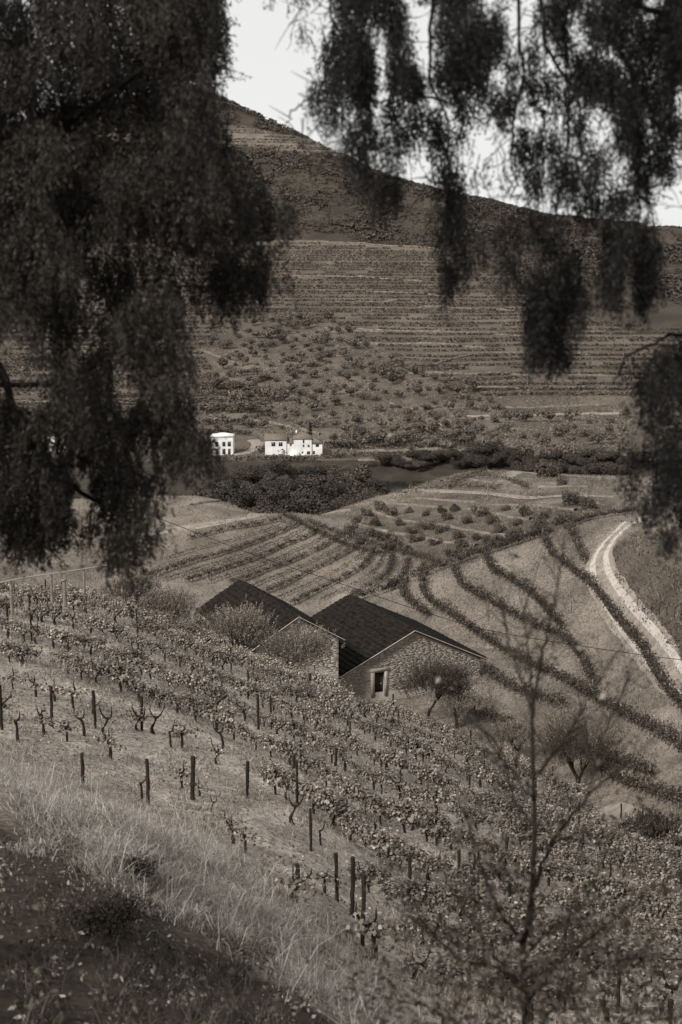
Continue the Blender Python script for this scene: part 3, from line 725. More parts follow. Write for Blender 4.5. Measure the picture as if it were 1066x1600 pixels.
# hedge in front of farmhouse
def hedge(pts, hgt, wid, leaf, per_m, label, name='hedge', m='wood', dmin=445, cat='hedge', group=None, z0=.1):
    P = resample(hits(pts, dmin), 1.0); L = np.sum(np.linalg.norm(np.diff(P, axis=0), axis=1)); n = int(L * per_m)
    c = P.mean(0); t = rng.uniform(0, len(P) - 1.001, n); i = t.astype(int); f = (t - i)[:, None]
    Q = P[i] * (1 - f) + P[i + 1] * f - c
    Q[:, 0] += rng.normal(0, wid * .35, n); Q[:, 1] += rng.normal(0, wid * .35, n); Q[:, 2] += z0 + rng.beta(2, 1.6, n) * hgt
    V, Fc = leaves(Q, leaf, .8); o = link(name, mkmesh(name, V, Fc, M[m]), None, c)
    return tag(o, label, cat, group)
hedge([(405, 706), (425, 709), (445, 711)], 2.0, 1.6, .6, 30, 'clipped dark hedge before the left wing of the white farmhouse')
hedge([(510, 700), (540, 701), (570, 701)], 2.4, 2, .7, 26, 'dark hedge running right from the white farmhouse')
hedge([(300, 662), (370, 664), (400, 668)], 2.5, 2, .8, 20, 'dark hedge above the drive of the white houses')
hedge([(575, 694), (660, 693), (740, 692)], 1.4, 1.2, .5, 22, 'low vine hedge on the flat field right of the farmhouse')
hedge([(590, 699), (680, 698), (760, 697)], 1.4, 1.2, .5, 22, 'second low vine hedge on the flat riverside field')
hedge([(310, 640), (370, 645), (430, 652)], 2.2, 1.6, .7, 22, 'upper dark hedge under the left vine terraces')
hedge([(300, 676), (340, 678), (392, 681)], 1.8, 1.6, .6, 22, 'dark hedge behind the two storey house')
hedge([(320, 722), (400, 720), (500, 722)], 1.6, 1.6, .6, 20, 'dark hedge on the bank below the farmhouse')
hedge([(505, 716), (600, 713), (760, 712)], 1.6, 1.2, .6, 16, 'low hedge along the flat riverside field')

# ------------------------------------------------------------------ middle distance vine rows
def vine_row(pts, label, dmin, group, leaf=.17, per_m=190, hgt=.8, wid=.19, stem_gap=.85):
    hp = hits(pts, dmin)
    hp = [q for q in hp if q[1] < 345]
    if len(hp) < 2: return
    P = resample(hp, .5); c = P[len(P) // 2].copy(); P = P - c
    t_ = thing('vine_row', label, 'vine row', c, 0, group)
    L = np.sum(np.linalg.norm(np.diff(P, axis=0), axis=1)); n = int(L * per_m)
    t = rng.uniform(0, len(P) - 1.001, n); i = t.astype(int); f = (t - i)[:, None]
    Q = P[i] * (1 - f) + P[i + 1] * f
    dens = 1 + .45 * np.sin(t * 1.3 + t.max()) + .35 * (vnoise(t / 5. + t.max(), t * 0) * 2) * np.sin(t * .37 + 1) + .3 * np.sin(t * 2.9)
    Q[:, :2] += rng.normal(0, wid, (n, 2)) * dens[:, None]; Q[:, 2] += .38 + rng.beta(2, 2, n) * hgt * dens
    V, Fc = leaves(Q, leaf, .85); link('foliage', mkmesh('foliage', V, Fc, M['vinefar']), t_)
    m = MB(); T = np.gradient(P[:, :2], axis=0); k = max(1, int(stem_gap / .5 + .5))
    for q in range(0, len(P), k):
        x, y, z = P[q]; m.box((x, y, z + .35), (.09, .09, .9 if q % (4 * k) else 1.8))
    m.build('stems_and_stakes', M['concrete'], t_, kind='stuff')
G1 = 'vine rows of the right terraces'; G2 = 'vine rows of the fan terraces'; G3 = 'vine rows on the spur top'
RR = [
    ([(545, 945), (563, 938), (608, 925), (633, 912), (663, 902), (708, 885), (753, 870), (803, 853), (843, 838), (893, 824), (948, 808), (990, 803)], 'long vine row along the crest between the two terraced slopes'),
    ([(663, 908), (660, 926), (673, 946), (703, 966), (748, 998), (793, 1026), (833, 1047), (893, 1077), (950, 1112), (1013, 1147), (1066, 1182), (1130, 1225)], 'longest hooked vine row passing just behind the right barn'),
    ([(708, 893), (718, 915), (753, 940), (798, 965), (833, 983), (883, 1007), (908, 1036), (926, 1075)], 'hooked vine row in the middle of the right slope, joining the longest row'),
    ([(758, 876), (768, 895), (803, 916), (833, 938), (858, 965), (880, 990)], 'short thin vine row above the middle hooked row'),
    ([(848, 842), (858, 866), (893, 896), (933, 931), (965, 975), (998, 1014), (1020, 1052), (1052, 1098), (1110, 1175)], 'thick vine row running straight down beside the pale track'),
    ([(890, 829), (900, 855), (913, 882)], 'shortest vine row inside the bend of the pale track'),
    ([(758, 1052), (785, 1075), (823, 1093), (883, 1110)], 'dense dark vine row starting at the right corner of the barn'),
    ([(700, 1092), (728, 1103), (758, 1125), (808, 1147)], 'dense dark vine row just behind the tree by the barn door'),
    ([(860, 1168), (905, 1180), (960, 1200), (1020, 1218)], 'dark vine row descending behind the wide olive tree on the right'),
    ([(940, 1215), (1000, 1240), (1066, 1266), (1120, 1290)], 'lowest dark vine row beyond the pale patch at the right edge'),
    ([(633, 915), (629, 932), (645, 950), (668, 968)], 'short faint vine row nearest the ridge of the right barn'),
]
for pts, lb in RR: vine_row(pts, lb, 84, G1)
FR = [
    ([(295, 843), (345, 833), (400, 823), (440, 815)], 'highest vine row of the fan just below its track'),
    ([(225, 905), (245, 899), (300, 881), (370, 861), (430, 838), (458, 826), (470, 820)], 'second vine row of the fan curving up from the left olive tree'),
    ([(290, 911), (350, 892), (400, 876), (450, 853), (490, 836), (497, 828)], 'third vine row of the fan above the left barn'),
    ([(360, 914), (425, 891), (475, 872), (515, 852), (530, 840)], 'fourth vine row of the fan above the left barn ridge'),
    ([(415, 928), (475, 901), (533, 872), (556, 856), (560, 846)], 'fifth vine row of the fan ending at its right rim'),
    ([(455, 947), (500, 925), (540, 905), (568, 888), (586, 862)], 'sixth vine row of the fan above the valley between the barns'),
    ([(545, 936), (583, 917), (608, 897), (614, 872)], 'steep vine row of the fan behind the right barn ridge'),
    ([(605, 920), (628, 905), (639, 880)], 'short steep vine row near the right tip of the fan'),
    ([(640, 905), (655, 896), (664, 885)], 'shortest vine row at the right tip of the fan'),
    ([(428, 802), (480, 818), (533, 838), (580, 851), (640, 869), (695, 887)], 'rim vine row following the outer edge of the fan'),
    ([(435, 806), (475, 824), (520, 846), (560, 862), (600, 870)], 'second rim vine row just inside the outer edge of the fan'),
]
def between(a, b, f=.5):
    A = smoothpath(np.column_stack([np.array(a, float), np.zeros(len(a))]), 8); B = smoothpath(np.column_stack([np.array(b, float), np.zeros(len(b))]), 8)
    return [tuple(q[:2]) for q in A * (1 - f) + B * f]
ORD = ['first', 'second', 'third', 'fourth', 'fifth', 'sixth']
for q in range(6):
    FR.append((between(FR[q][0], FR[q + 1][0]), f'thin vine row midway between the {ORD[q]} and next row of the fan'))
for pts, lb in FR: vine_row(pts, lb, 192, G2, leaf=.19, per_m=30 if 'midway' in lb else 130, hgt=.4 if 'midway' in lb else .85, wid=.12 if 'midway' in lb else .27)
for pts, lb in [([(640, 766), (680, 757), (717, 750), (762, 737)], 'vine row climbing the left rim of the spur top'),
                ([(765, 733), (790, 733), (815, 734)], 'straight vine row crowning the spur top'),
                ([(700, 765), (730, 750), (760, 747), (800, 755), (825, 765)], 'curved vine row across the pale spur top'),
                ([(620, 775), (660, 768), (720, 763), (780, 768)], 'thin vine row above the spur path')]:
    vine_row(pts, lb, 205, G3, leaf=.2, per_m=70, hgt=.8, wid=.3)

# ------------------------------------------------------------------ barns
GD = np.array([.917, .398]); RD = np.array([-.42, .907]); RD /= np.linalg.norm(RD)   # along gable, along ridge
def barn(name, label, apex, half, rise, length, base_z, door=None, openings=(), plaster_low=True):
    ax, ay, az = apex
    ez = az - rise
    t = thing(name, label, 'barn', (ax, ay, base_z), 0)
    rz = math.atan2(GD[1], GD[0]); t.rotation_euler = (0, 0, rz)
    # local: x along gable, y away (shear between ridge and gable removed: use normal), z up
    hz = ez - base_z
    ang = math.atan2(rise, half); rafter = half / math.cos(ang)
    # walls (core, with real door opening in the front gable)
    mb = MB(); y0 = 0.0; y1 = length
    ops = [door] if door else []
    wallmesh(mb, -half, half, -2.5, hz, y0, ops, .45)
    mb.add([[-half, y0, hz], [half, y0, hz], [0, y0, hz + rise]], [[0, 1, 2]])
    mb.add([[-half, y1, -2.5], [half, y1, -2.5], [half, y1, hz], [-half, y1, hz]], [[0, 3, 2, 1]]); mb.add([[-half, y1, hz], [half, y1, hz], [0, y1, hz + rise]], [[0, 2, 1]])
    mb.add([[-half, y0, -2.5], [-half, y1, -2.5], [-half, y1, hz], [-half, y0, hz]], [[0, 1, 2, 3]]); mb.add([[half, y0, -2.5], [half, y1, -2.5], [half, y1, hz], [half, y0, hz]], [[0, 3, 2, 1]])
    mb.build('wall', M['mortar'], t)
    # stone courses on front gable and left wall
    def stones(face):
        sb = MB(); z = -1.2; g = np.random.default_rng(5 if face else 6)
        top = hz + rise if face else hz
        a0, a1 = (-half, half) if face else (y0, y1)
        while z < top - .1:
            ch = g.uniform(.08, .17); x = a0 + .02
            while x < a1 - .15:
                L = min(g.uniform(.22, .8), a1 - x); xm = x + L / 2; zm = z + ch / 2
                lim = hz + rise * (1 - abs(xm) / half) - .30 if face else hz - .1
                edge = hz + rise * (1 - (abs(xm) + L / 2) / half) if face else 99
                skip = z + ch > lim or z + ch > edge
                if face and door and door[0] - .38 < x + L and x < door[1] + .38 and z < door[3] + .42: skip = True
                if plaster_low and face and abs(xm) < 99 and zm < 1.0 + .4 * math.sin(xm * 1.3) and g.random() < .9: skip = True
                if not skip:
                    pr = g.uniform(.02, .06); jj = g.uniform(-.02, .02)
                    if face: sb.box((xm, y0 - pr / 2, zm + jj), (L - .02, pr, ch - .018), g.uniform(-.015, .015))
                    else: sb.box((-half - pr / 2, xm, zm + jj), (pr, L - .02, ch - .018), g.uniform(-.015, .015))
                x += L
            z += ch
        sb.build('stonework', M['stone'], t, kind='stuff')
    stones(True); stones(False)
    if plaster_low:
        MB().add([[-half + .05, -.035, -1.6], [half - .05, -.035, -1.6], [half - .05, -.03, .75], [door[0] - .5 if door else 0, -.035, .9], [-half + .05, -.035, .8]], [[0, 1, 2], [0, 2, 3], [0, 3, 4]]).build('plaster_patch', M['plaster'], t)
    if door:
        dx0, dx1, dz0, dz1 = door
        s = MB(); s.box((dx0 - .19, -.05, (dz0 + dz1) / 2 + .1), (.38, .1, dz1 - dz0 + .2)); s.box((dx1 + .17, -.05, (dz0 + dz1) / 2 + .1), (.32, .1, dz1 - dz0 + .2))
        s.box(((dx0 + dx1) / 2, -.052, dz1 + .26), (dx1 - dx0 + .9, .13, .34)); s.build('door_surround', M['mortar'], t)
        dd = MB(); nb = 5; wd = (dx1 - dx0) / nb
        dr = MB().box(((dx0 + dx1) / 2, .30, (dz0 + dz1) / 2), (dx1 - dx0, .06, dz1 - dz0)).build('door', M['door'], t)
        for q in range(nb): MB().box((dx0 + wd * (q + .5), .25, (dz0 + dz1) / 2), (wd - .02, .04, dz1 - dz0 - .02)).build('plank', M['door'], dr)
        MB().box((dx1 - .22, .20, (dz0 + dz1) / 2), (.04, .06, .18)).build('handle', M['galvan'], dr)
    # roof: two tiled slopes; tiles laid course by course
    over = .45
    rs = MB()
    for sgn in (-1, 1):
        th = .14
        e = np.array([sgn * (half + over), 0, hz - over * math.tan(ang)]); r_ = np.array([0, 0, hz + rise])
        P = []
        for yy in (y0 - .35, y1 + .35):
            for q in (e, r_):
                for dz in (0.02, .02 + th): P.append([q[0], yy, q[2] + dz])
        P = np.array(P)
        rs.add(P, [[0, 1, 3, 2], [4, 6, 7, 5], [1, 5, 7, 3], [0, 2, 6, 4], [0, 4, 5, 1], [2, 3, 7, 6]])
    roof = rs.build('roof', M['tile'], t)
    g = np.random.default_rng(9)
    for sgn in (-1, 1):
        tb = MB(); L = rafter + over / math.cos(ang); nc = int(L / .52); cols = int((length + .7) / .30)
        dirv = np.array([sgn * math.cos(ang), 0, -math.sin(ang)]); nrm = np.array([sgn * math.sin(ang), 0, math.cos(ang)])
        V = []; Fs = []
        for ci in range(nc):
            s0 = ci * L / nc - .04; s1 = (ci + 1) * L / nc + .03
            sag = .05 * math.sin(ci * .8)
            for k in range(cols):
                yc = y0 - .35 + (k + .5) * .30; w2 = .145; j_ = g.normal(0, .012); lift = .165 + sag * 0
                h0 = lift + .02 + j_; h1 = lift + .13 + j_ + (g.random() < .03) * .06
                base = len(V)
                for (s_, hh) in ((s0, h0), (s1 + g.normal(0, .015), h1)):
                    for (a_, bb) in ((-w2, -.05), (-w2 * .5, .02), (w2 * .5, .02), (w2, -.05)):
                        V.append(np.array([0, yc + a_, hz + rise]) + dirv * s_ + nrm * (hh + bb))
                # lower edge lip
                for (a_, bb) in ((-w2, -.13), (-w2 * .5, -.06), (w2 * .5, -.06), (w2, -.13)):
                    V.append(np.array([0, yc + a_, hz + rise]) + dirv * (s1) + nrm * (h1 + bb))
                for a_ in range(3):
                    Fs.append([base + a_, base + a_ + 1, base + 5 + a_, base + 4 + a_]); Fs.append([base + 4 + a_, base + 5 + a_, base + 9 + a_, base + 8 + a_])
        tb.add(V, Fs); tb.build('roof_tiles', M['tile'], roof, kind='stuff')
    # ridge caps, verge boards
    rc = MB()
    for k in range(int(length / .4)):
        rc.tube([[0, y0 - .3 + k * .4, hz + rise + .17 + g.normal(0, .01)], [0, y0 + .12 + k * .4, hz + rise + .19]], [.13, .15], 6)
    rc.build('ridge_tiles', M['tile'], roof, kind='stuff')
    for sgn in (-1, 1):
        MB().tube([[0, y0 - .42, hz + rise + .16], [sgn * (half + over), y0 - .42, hz - over * math.tan(ang) + .16]], [.05, .05], 6).build('verge_tile', M['mortar'], t)
    return t
zb = -40.6
barn('stone_barn', 'large stone barn whose gable holds the dark door beneath a wide dark tiled roof', (6.7, 128.0, -34.3), 7.2, 3.4, 14.6, zb,
     door=(-3.95, -2.95, .45, 2.75))
barn('stone_shed', 'smaller stone barn to the left with a dark roof behind the olive trees', (-3.85, 121.4, -31.3), 3.95, 2.3, 15.0, -37.2, plaster_low=True)

# ------------------------------------------------------------------ olive trees round the barns
def olive(px, D, h, wd, seed, label, n=5200, zbase=None, name='olive_tree'):
    g = np.random.default_rng(seed)
    if zbase is not None:                       # zbase is the picture row of the crown centre
        ds = np.arange(80, 124, .25); u0, s0 = uv_of(px, zbase); D = float(ds[np.argmin(np.abs(H(u0 * ds, ds) + .72 * h - s0 * ds))])
    u = (px - 533) / 2175.0; X = u * D; z = float(H(X, D))
    print('olive', px, round(D, 1), round(z, 1))
    t = thing(name, label, 'tree', (X, D, z))
    tk = MB(); tips = []
    for q in range(3):
        a = g.uniform(0, 6.28); b = np.array([.06 * math.cos(a), .06 * math.sin(a), 0])
        e = np.array([wd * .17 * math.cos(a), wd * .17 * math.sin(a), h * .52])
        tk.tube(smoothpath([b + [0, 0, -.4], b * .6 + [0, 0, h * .16], e * [.5, .5, .66], e], 9), np.linspace(.17, .06, 9), 7)
        for s in range(5):
            a2 = a + g.uniform(-1, 1); r = g.uniform(.3, .8) * wd * .5
            tip = np.array([r * math.cos(a2), r * math.sin(a2), h * g.uniform(.62, .88)])
            tk.tube(smoothpath([e * [.5, .5, .66], (e + tip) / 2 + [0, 0, .1], tip], 7), np.linspace(.06, .015, 7), 5); tips.append(tip)
    tk.build('trunk', M['bark'], t, smooth=True)
    # upright sprays: stems with leaves
    ns = n // 22; cen = np.vstack([tips, g.normal(size=(6, 3)) * [wd * .25, wd * .25, h * .1] + [0, 0, h * .66]])
    c = cen[g.integers(0, len(cen), ns)] + g.normal(size=(ns, 3)) * [wd * .13, wd * .13, h * .09]
    dirs = c - [0, 0, h * .35]; dirs /= np.linalg.norm(dirs, axis=1)[:, None]; dirs += [0, 0, .9]; dirs /= np.linalg.norm(dirs, axis=1)[:, None]
    Ls = g.uniform(.35, .9, ns) * h / 4
    tt = g.random((ns, 22)); P = c[:, None] + dirs[:, None] * (tt * Ls[:, None])[..., None] + g.normal(size=(ns, 22, 3)) * .045
    ax = np.repeat(dirs, 22, 0)
    V, Fc = leaves(P.reshape(-1, 3), .13, .36, axis=ax * 1.3, jitter=.6, g=g)
    link('crown', mkmesh('crown', V, Fc, M['olive_dark' if seed in (4, 5, 9) else 'olive']), t)
    return t
olive(262, 104, 3.6, 4.6, 1, 'soft grey olive tree left of the dark barn roof', 20000, zbase=950)
olive(370, 106, 3.8, 4.3, 2, 'grey olive tree with visible stems in front of the left barn roof', 24000, zbase=985)
olive(458, 108, 3.5, 4.5, 3, 'rounded olive tree hiding the gable of the left barn', 24000, zbase=1014)
olive(672, 92, 4.9, 5.8, 4, 'dark trunked olive tree before the stone gable and door', 34000, zbase=1068)
olive(718, 100, 2.6, 3.4, 8, 'low pale bush behind the tree at the barn gable', 8000, zbase=1105)
olive(915, 76, 4.6, 5.3, 5, 'wide grey olive tree standing low behind the young sapling', 20000, zbase=1165)
olive(815, 92, 2.4, 3.6, 6, 'low rounded bush between the sapling and the barn', 8000, zbase=1150)
olive(204, 92, 2.6, 3.0, 7, 'small olive tree partly behind the hanging left foliage', 9000, zbase=915)
olive(1046, 66, 1.9, 1.8, 9, 'small dark round bush on the pale patch at the right edge', 6000, name='round_bush')

# ------------------------------------------------------------------ near vineyard
def post_mesh(h, lean, g):
    n = 9; z = np.linspace(-.35, h, n)
    P = np.column_stack([lean * z / h + g.normal(0, .008, n), g.normal(0, .008, n), z])
    return MB().tube(P, .055 * (1 + .12 * g.normal(size=n)), 7).mesh('vine_post', M['darkwood'])
gP = np.random.default_rng(12)
POSTM = [post_mesh(1.5, gP.normal(0, .06), gP) for _ in range(6)]
EXP = [  # px, py of foot, height in px, label
    (82, 1137, 70, 'dark post second from the left edge amid the middle vines'), (3, 1140, 76, 'dark post cut by the left edge of the picture'),
    (150, 1138, 64, 'leaning dark post beside a forked vine trunk'), (222, 1142, 58, 'thin dark post right of the leaning one'),
    (404, 1140, 60, 'dark post standing before the leafy rows under the barn'), (130, 1226, 54, 'thick stub of post at the top of the dry grass'),
    (232, 1258, 80, 'straight dark post with a vine stump at its foot, above the grass'), (301, 1250, 76, 'thickest dark post in the bare strip above the grass'),
    (387, 1247, 64, 'slim dark post alone in the bare strip'), (524, 1209, 44, 'dark post among sparse vines below the barn door'),
    (459, 1216, 40, 'short post with a leafy stump right of the slim one'), (466, 1392, 48, 'short dark stub of post at the end of the grass band'),
    (551, 1432, 106, 'tallest dark post in the lower vineyard'), (641, 1390, 60, 'dark post halfway between the tallest post and the sapling'),
    (716, 1372, 48, 'dark post just left of the sapling branches'), (790, 1352, 50, 'dark post touching the left side of the sapling trunk'),
    (563, 1116, 24, 'small dark post in the clearing below the barn door'), (1003, 1298, 46, 'dark post on the pale patch at the right'),
    (829, 1602, 40, 'dark post beside the foot of the sapling'), (1046, 1600, 46, 'dark post in the bottom right corner'),
    (14, 990, 50, 'dark post near the pale trellis at the left'), (46, 962, 34, 'small dark post behind the first trellis post'), (219, 1040, 30, 'short dark post showing over the far left rows'),
    (948, 1602, 30, 'dark post cut by the bottom edge right of the sapling'), (586, 1312, 30, 'short dark stub among dark leaves right of centre')]
for i, (x, y, hp, lb) in enumerate(EXP):
    p = hit(x, y); h = hp * p[1] / 2222.0
    tag(link('vine_post', POSTM[i % 6], None, p, random.uniform(0, 6), (1 * (1.35 if 'thick' in lb else 1), 1, h / 1.5)), lb, 'post', 'wooden posts of the near vineyard')

def vine_foliage(seed, n, hang=.0, spread=.85, h0=.4, h1=1.25, wide=.15):
    g = np.random.default_rng(seed)
    # several canes arch from the head; leaves along them
    P = []; ax = []
    for q in range(max(6, n // 16)):
        a = g.uniform(0, 6.28); x0 = g.uniform(-spread, spread) * .7; end = np.array([x0 + g.normal(0, .25), g.normal(0, wide * 1.15), g.uniform(h0, h1)])
        st = np.array([x0, 0, .55]); mid_ = (st + end) / 2 + [0, 0, .25]; m_ = 16
        t = g.random((m_, 1)); c = st * (1 - t)**2 + 2 * mid_ * t * (1 - t) + end * t**2
        P.append(c + g.normal(size=(m_, 3)) * [.09, .09, .08])
    P = np.vstack(P)
    ax = np.column_stack([g.normal(size=len(P)) * .4, g.normal(size=len(P)) * .4, np.full(len(P), -.7)])
    nr_ = P * [.25, 2.2, 1.5] - [0, 0, 1.5 * .62]; nr_ /= np.linalg.norm(nr_, axis=1)[:, None] + 1e-6
    return leaves(P * [1, .9, .76], .10, .9, g=g, normal=nr_ + [0, 0, .35])
def vine_trunk(seed, arms=2):
    g = np.random.default_rng(seed); mb = MB()
    top = np.array([g.normal(0, .12), g.normal(0, .08), .58])
    mb.tube(smoothpath([[0, 0, -.15], [g.normal(0, .07), g.normal(0, .05), .2], [g.normal(0, .1), 0, .42], top], 9), np.linspace(.055, .038, 9) * (1 + .2 * g.normal(size=9)).clip(.6, 1.5), 6)
    for s in ((-1, 1) if seed % 3 else (g.choice([-1, 1]),)):
        e = top + [s * g.uniform(.12, .3), g.normal(0, .08), g.uniform(.12, .34)]
        mb.tube(smoothpath([top - [0, 0, .04], top + [s * .12, 0, .03], e], 7), np.linspace(.038, .02, 7), 5)
        mb.tube([e, e + [g.normal(0, .04), 0, .16]], [.022, .008], 5)
    return mb
DENSE = [vine_foliage(100 + s, 860) for s in range(5)]; SPARSE = [vine_foliage(200 + s, 130, spread=.5, h1=1.1) for s in range(4)]
DENSE_M = [mkmesh('foliage', v, f, M['vine']) for v, f in DENSE]; SPARSE_M = [mkmesh('foliage', v, f, M['vine']) for v, f in SPARSE]
TRK = [vine_trunk(300 + s) for s in range(5)]; TRK_M = [t.mesh('trunk', M['darkwood'], True) for t in TRK]
def lineD(key, u): return np.interp(u, LN[key][0], LN[key][1])
SV = [1.0, 1.34, 1.66, 1.98, 2.28, 2.57, 2.86, 3.13, 3.40, 3.67, 3.94, 4.22, 4.5]
ROWN = ['lowest', 'second lowest', 'third lowest', 'fourth lowest', 'fifth lowest', 'sixth lowest', 'middle', 'sixth highest', 'fifth highest', 'fourth highest', 'third highest', 'second highest', 'highest']
vines = []; posts_ = []
for ri, s in enumerate(SV):
    ks = ['C', 'D', 'E', 'F', 'G']; us = np.linspace(-.30, .30, 900); su = s - 1.15 * us      # rows cut across the slope, nearer on the right
    su = np.clip(su, 1, 4.25); LK = np.array([lineD(k_, us) for k_ in ks]); b = np.minimum((su - 1).astype(int), 3); f = su - 1 - b; ar = np.arange(900)
    dd = LK[b, ar] * (1 - f) + LK[b + 1, ar] * f; lim_ = (s - 1.15 * us > 4.24) | (s - 1.15 * us < 1.01)
    # rows run slightly across the drawn lines, nearer on the right
    X = us * dd; L = np.concatenate([[0], np.cumsum(np.hypot(np.diff(X), np.diff(dd)))])
    q = np.arange(.3, L[-1], .88); xs = np.interp(q, L, X); ys = np.interp(q, L, dd); bad_ = np.interp(q, L, lim_.astype(float)) > .5
    tx = np.gradient(xs); ty = np.gradient(ys)
    for vi, (x, y, a, b_2) in enumerate(zip(xs, ys, tx, ty)):
        if bad_[vi]: continue
        s_here = s - 1.15 * x / y
        x += random.gauss(0, .1); y += random.gauss(0, .12); z = float(H(x, y)); px, py = proj(x, y, z)
        g_ = np.interp(px, *GRASSLINE)
        if py > g_ - 8 or px < -60 or px > 1130 or py > 1680: continue
        if s_here > 3.92 and 535 < px < 625: continue
        if s_here > 4.08 and px > 480: continue
        if vi % 7 == ri % 7 and (px > 380 or s_here > 2.9): posts_.append((x + .3, y, px, ri))
        near_edge = g_ - py
        pr = .45 if near_edge < 95 and px < 620 else (.7 if near_edge < 150 and px < 700 else .96)
        if random.random() > pr: continue
        if 545 < px < 600 and 1085 < py < 1120: continue
        if 925 < px < 1066 and 1250 < py < 1300: continue
        sparse = near_edge < 120 or random.random() < .08
        vines.append((y, x, z, math.atan2(b_2, a), ri, sparse, random.randrange(20), px))
vines.sort(key=lambda v: v[0])
for x, y, px, ri in posts_:
    where = 'above the dry grass' if px < 350 else 'below the left barn' if px < 530 else 'below the barn door' if px < 700 else 'around the sapling' if px < 930 else 'near the right edge'
    tag(link('vine_post', POSTM[random.randrange(6)], None, (x, y, float(H(x, y))), random.uniform(0, 6), (.8, .8, random.uniform(.75, 1.0))), f'thin dark post {where} in the {ROWN[ri]} vine row', 'post', 'wooden posts of the near vineyard')
print('vines', len(vines))
V2, F2, nV = [], [], 0; TV = MB()
for idx, (y, x, z, rz, ri, sparse, vr, px) in enumerate(vines):
    sc_ = random.uniform(.75, 1.25) * (1.0 if not sparse else .95); hs = sc_ * random.uniform(.9, 1.15)
    if idx < 298:
        side = ['near the left edge', 'above the dry grass', 'below the left barn', 'below the barn door', 'left of the sapling', 'behind the sapling', 'near the right edge'][int(np.searchsorted([120, 350, 530, 650, 800, 930], px))]
        lb = ('thinly leaved' if sparse else 'bushy') + f' grapevine {side} in the {ROWN[ri]} row of the near slope'
        t = thing('grapevine', lb, 'grapevine', (x, y, z), rz + random.gauss(0, .15), 'grapevines of the near slope', (sc_, sc_, hs))
        link('foliage', (SPARSE_M[vr % 4] if sparse else DENSE_M[vr % 5]), t); link('trunk', TRK_M[vr % 5], t)
    else:
        v, f = (SPARSE[vr % 4] if sparse else DENSE[vr % 5]); ca, sa = math.cos(rz), math.sin(rz)
        w_ = v * [sc_, sc_, hs]; w_ = np.column_stack([w_[:, 0] * ca - w_[:, 1] * sa + x, w_[:, 0] * sa + w_[:, 1] * ca + y, w_[:, 2] + z])
        V2.append(w_); F2.append(f + nV); nV += len(v)
        TV.tube([[x, y, z - .1], [x + .05, y, z + .35], [x, y, z + .65]], [.05, .045, .035], 4)
if V2:
    tag(link('distant_grapevines', mkmesh('distant_grapevines', np.vstack(V2), np.vstack(F2), M['vine'])), 'leafy mass of the farthest rows on the near slope up to its crest', 'vineyard', kind='stuff')
    tag(TV.build('distant_vine_stems', M['darkwood']), 'dark stems under the farthest rows of the near slope', 'vineyard', kind='stuff')
# bare gnarled stumps that show clearly
for i, (x, y, h, lb) in enumerate([(28, 1160, 1.15, 'forked bare vine stump at the left edge above the grass'), (168, 1150, 1.1, 'bare vine stump shaped like a lyre beside the leaning post'),
        (245, 1148, 1.1, 'curved bare vine stump rising right of the thin post'), (269, 1168, .95, 'slim bent vine stump with a leafy head'), (349, 1172, 1.1, 'snaking bare vine stump in the bare strip'),
        (222, 1250, .85, 'short vine stump at the foot of the straight post'), (333, 1268, .5, 'tiny hooked vine stump right of the thickest post'),
        (462, 1288, 1.0, 'knotted vine stump with dark leaves over the bare strip'), (503, 1322, .8, 'low dark vine stump below the sparse rows'), (132, 1150, 1.0, 'thin forked vine stump left of the leaning post')]):
    p = hit(x, y); t = thing('vine_stump', lb, 'vine stump', p, random.uniform(-.4, .4), 'bare vine stumps', (h * .95, h * .95, h * 1.1))
    link('trunk', TRK_M[i % 5], t)
# pale trellis on the left
tr = []
for x, yt, D in ((17, 908, 70), (80, 898, 74), (131, 890, 78), (190, 881, 82)):
    a = at(x, yt, D); tr.append(a)
base = np.array([tr[0][0], tr[0][1], float(H(tr[0][0], tr[0][1]))])
t = thing('vine_trellis', 'pale trellis of upright posts and a top rail behind the left rows', 'trellis', base)
for k, a in enumerate(tr):
    b = np.array([a[0], a[1], float(H(a[0], a[1])) - .3])
    MB().tube([b - base, a - base], [.085, .075], 8).build('post', M['concrete'], t)
MB().tube(smoothpath([at(-60, 922, 67) - base] + [a - base + [0, 0, .04] for a in tr], 20), .035, 6).build('rail', M['galvan'], t)
t = thing('concrete_post', 'stout pale post paired with the second trellis post', 'post', (tr[1][0] + .45, tr[1][1] + 1.2, float(H(tr[1][0] + .45, tr[1][1] + 1.2))))
MB().tube([[0, 0, -.3], [0, 0, 1.9]], [.12, .11], 8).build('shaft', M['concrete'], t); MB().box((0, 0, 1.95), (.26, .26, .08)).build('cap', M['concrete'], t)

# power cable over the barns
cp = [at(-200, 635, 100), at(130, 765, 100), at(270, 818, 99), at(400, 868, 98), at(533, 912, 97), at(650, 952, 96), at(760, 984, 95), at(900, 1008, 94), at(1066, 1031, 93), at(1300, 1055, 91)]
P = smoothpath(cp, 60); c0 = P[30].copy()
tag(link('power_cable', MB().tube(P - c0, .022, 5).mesh('power_cable', M['cable']), None, c0), 'thin dark cable sagging across the valley over the barn roofs', 'cable')
for q, lb in ((cp[0], 'wooden pole carrying the cable left of the valley'), (cp[-1], 'wooden pole carrying the cable right of the valley')):
    zg = float(H(q[0], q[1])); t = thing('cable_pole', lb, 'utility pole', (q[0], q[1], zg))
    MB().tube([[0, 0, -.5], [0, 0, q[2] - zg + .4]], [.16, .12], 8).build('pole', M['darkwood'], t)
    MB().box((0, 0, q[2] - zg + .02), (1.2, .1, .1)).build('crossarm', M['darkwood'], t)

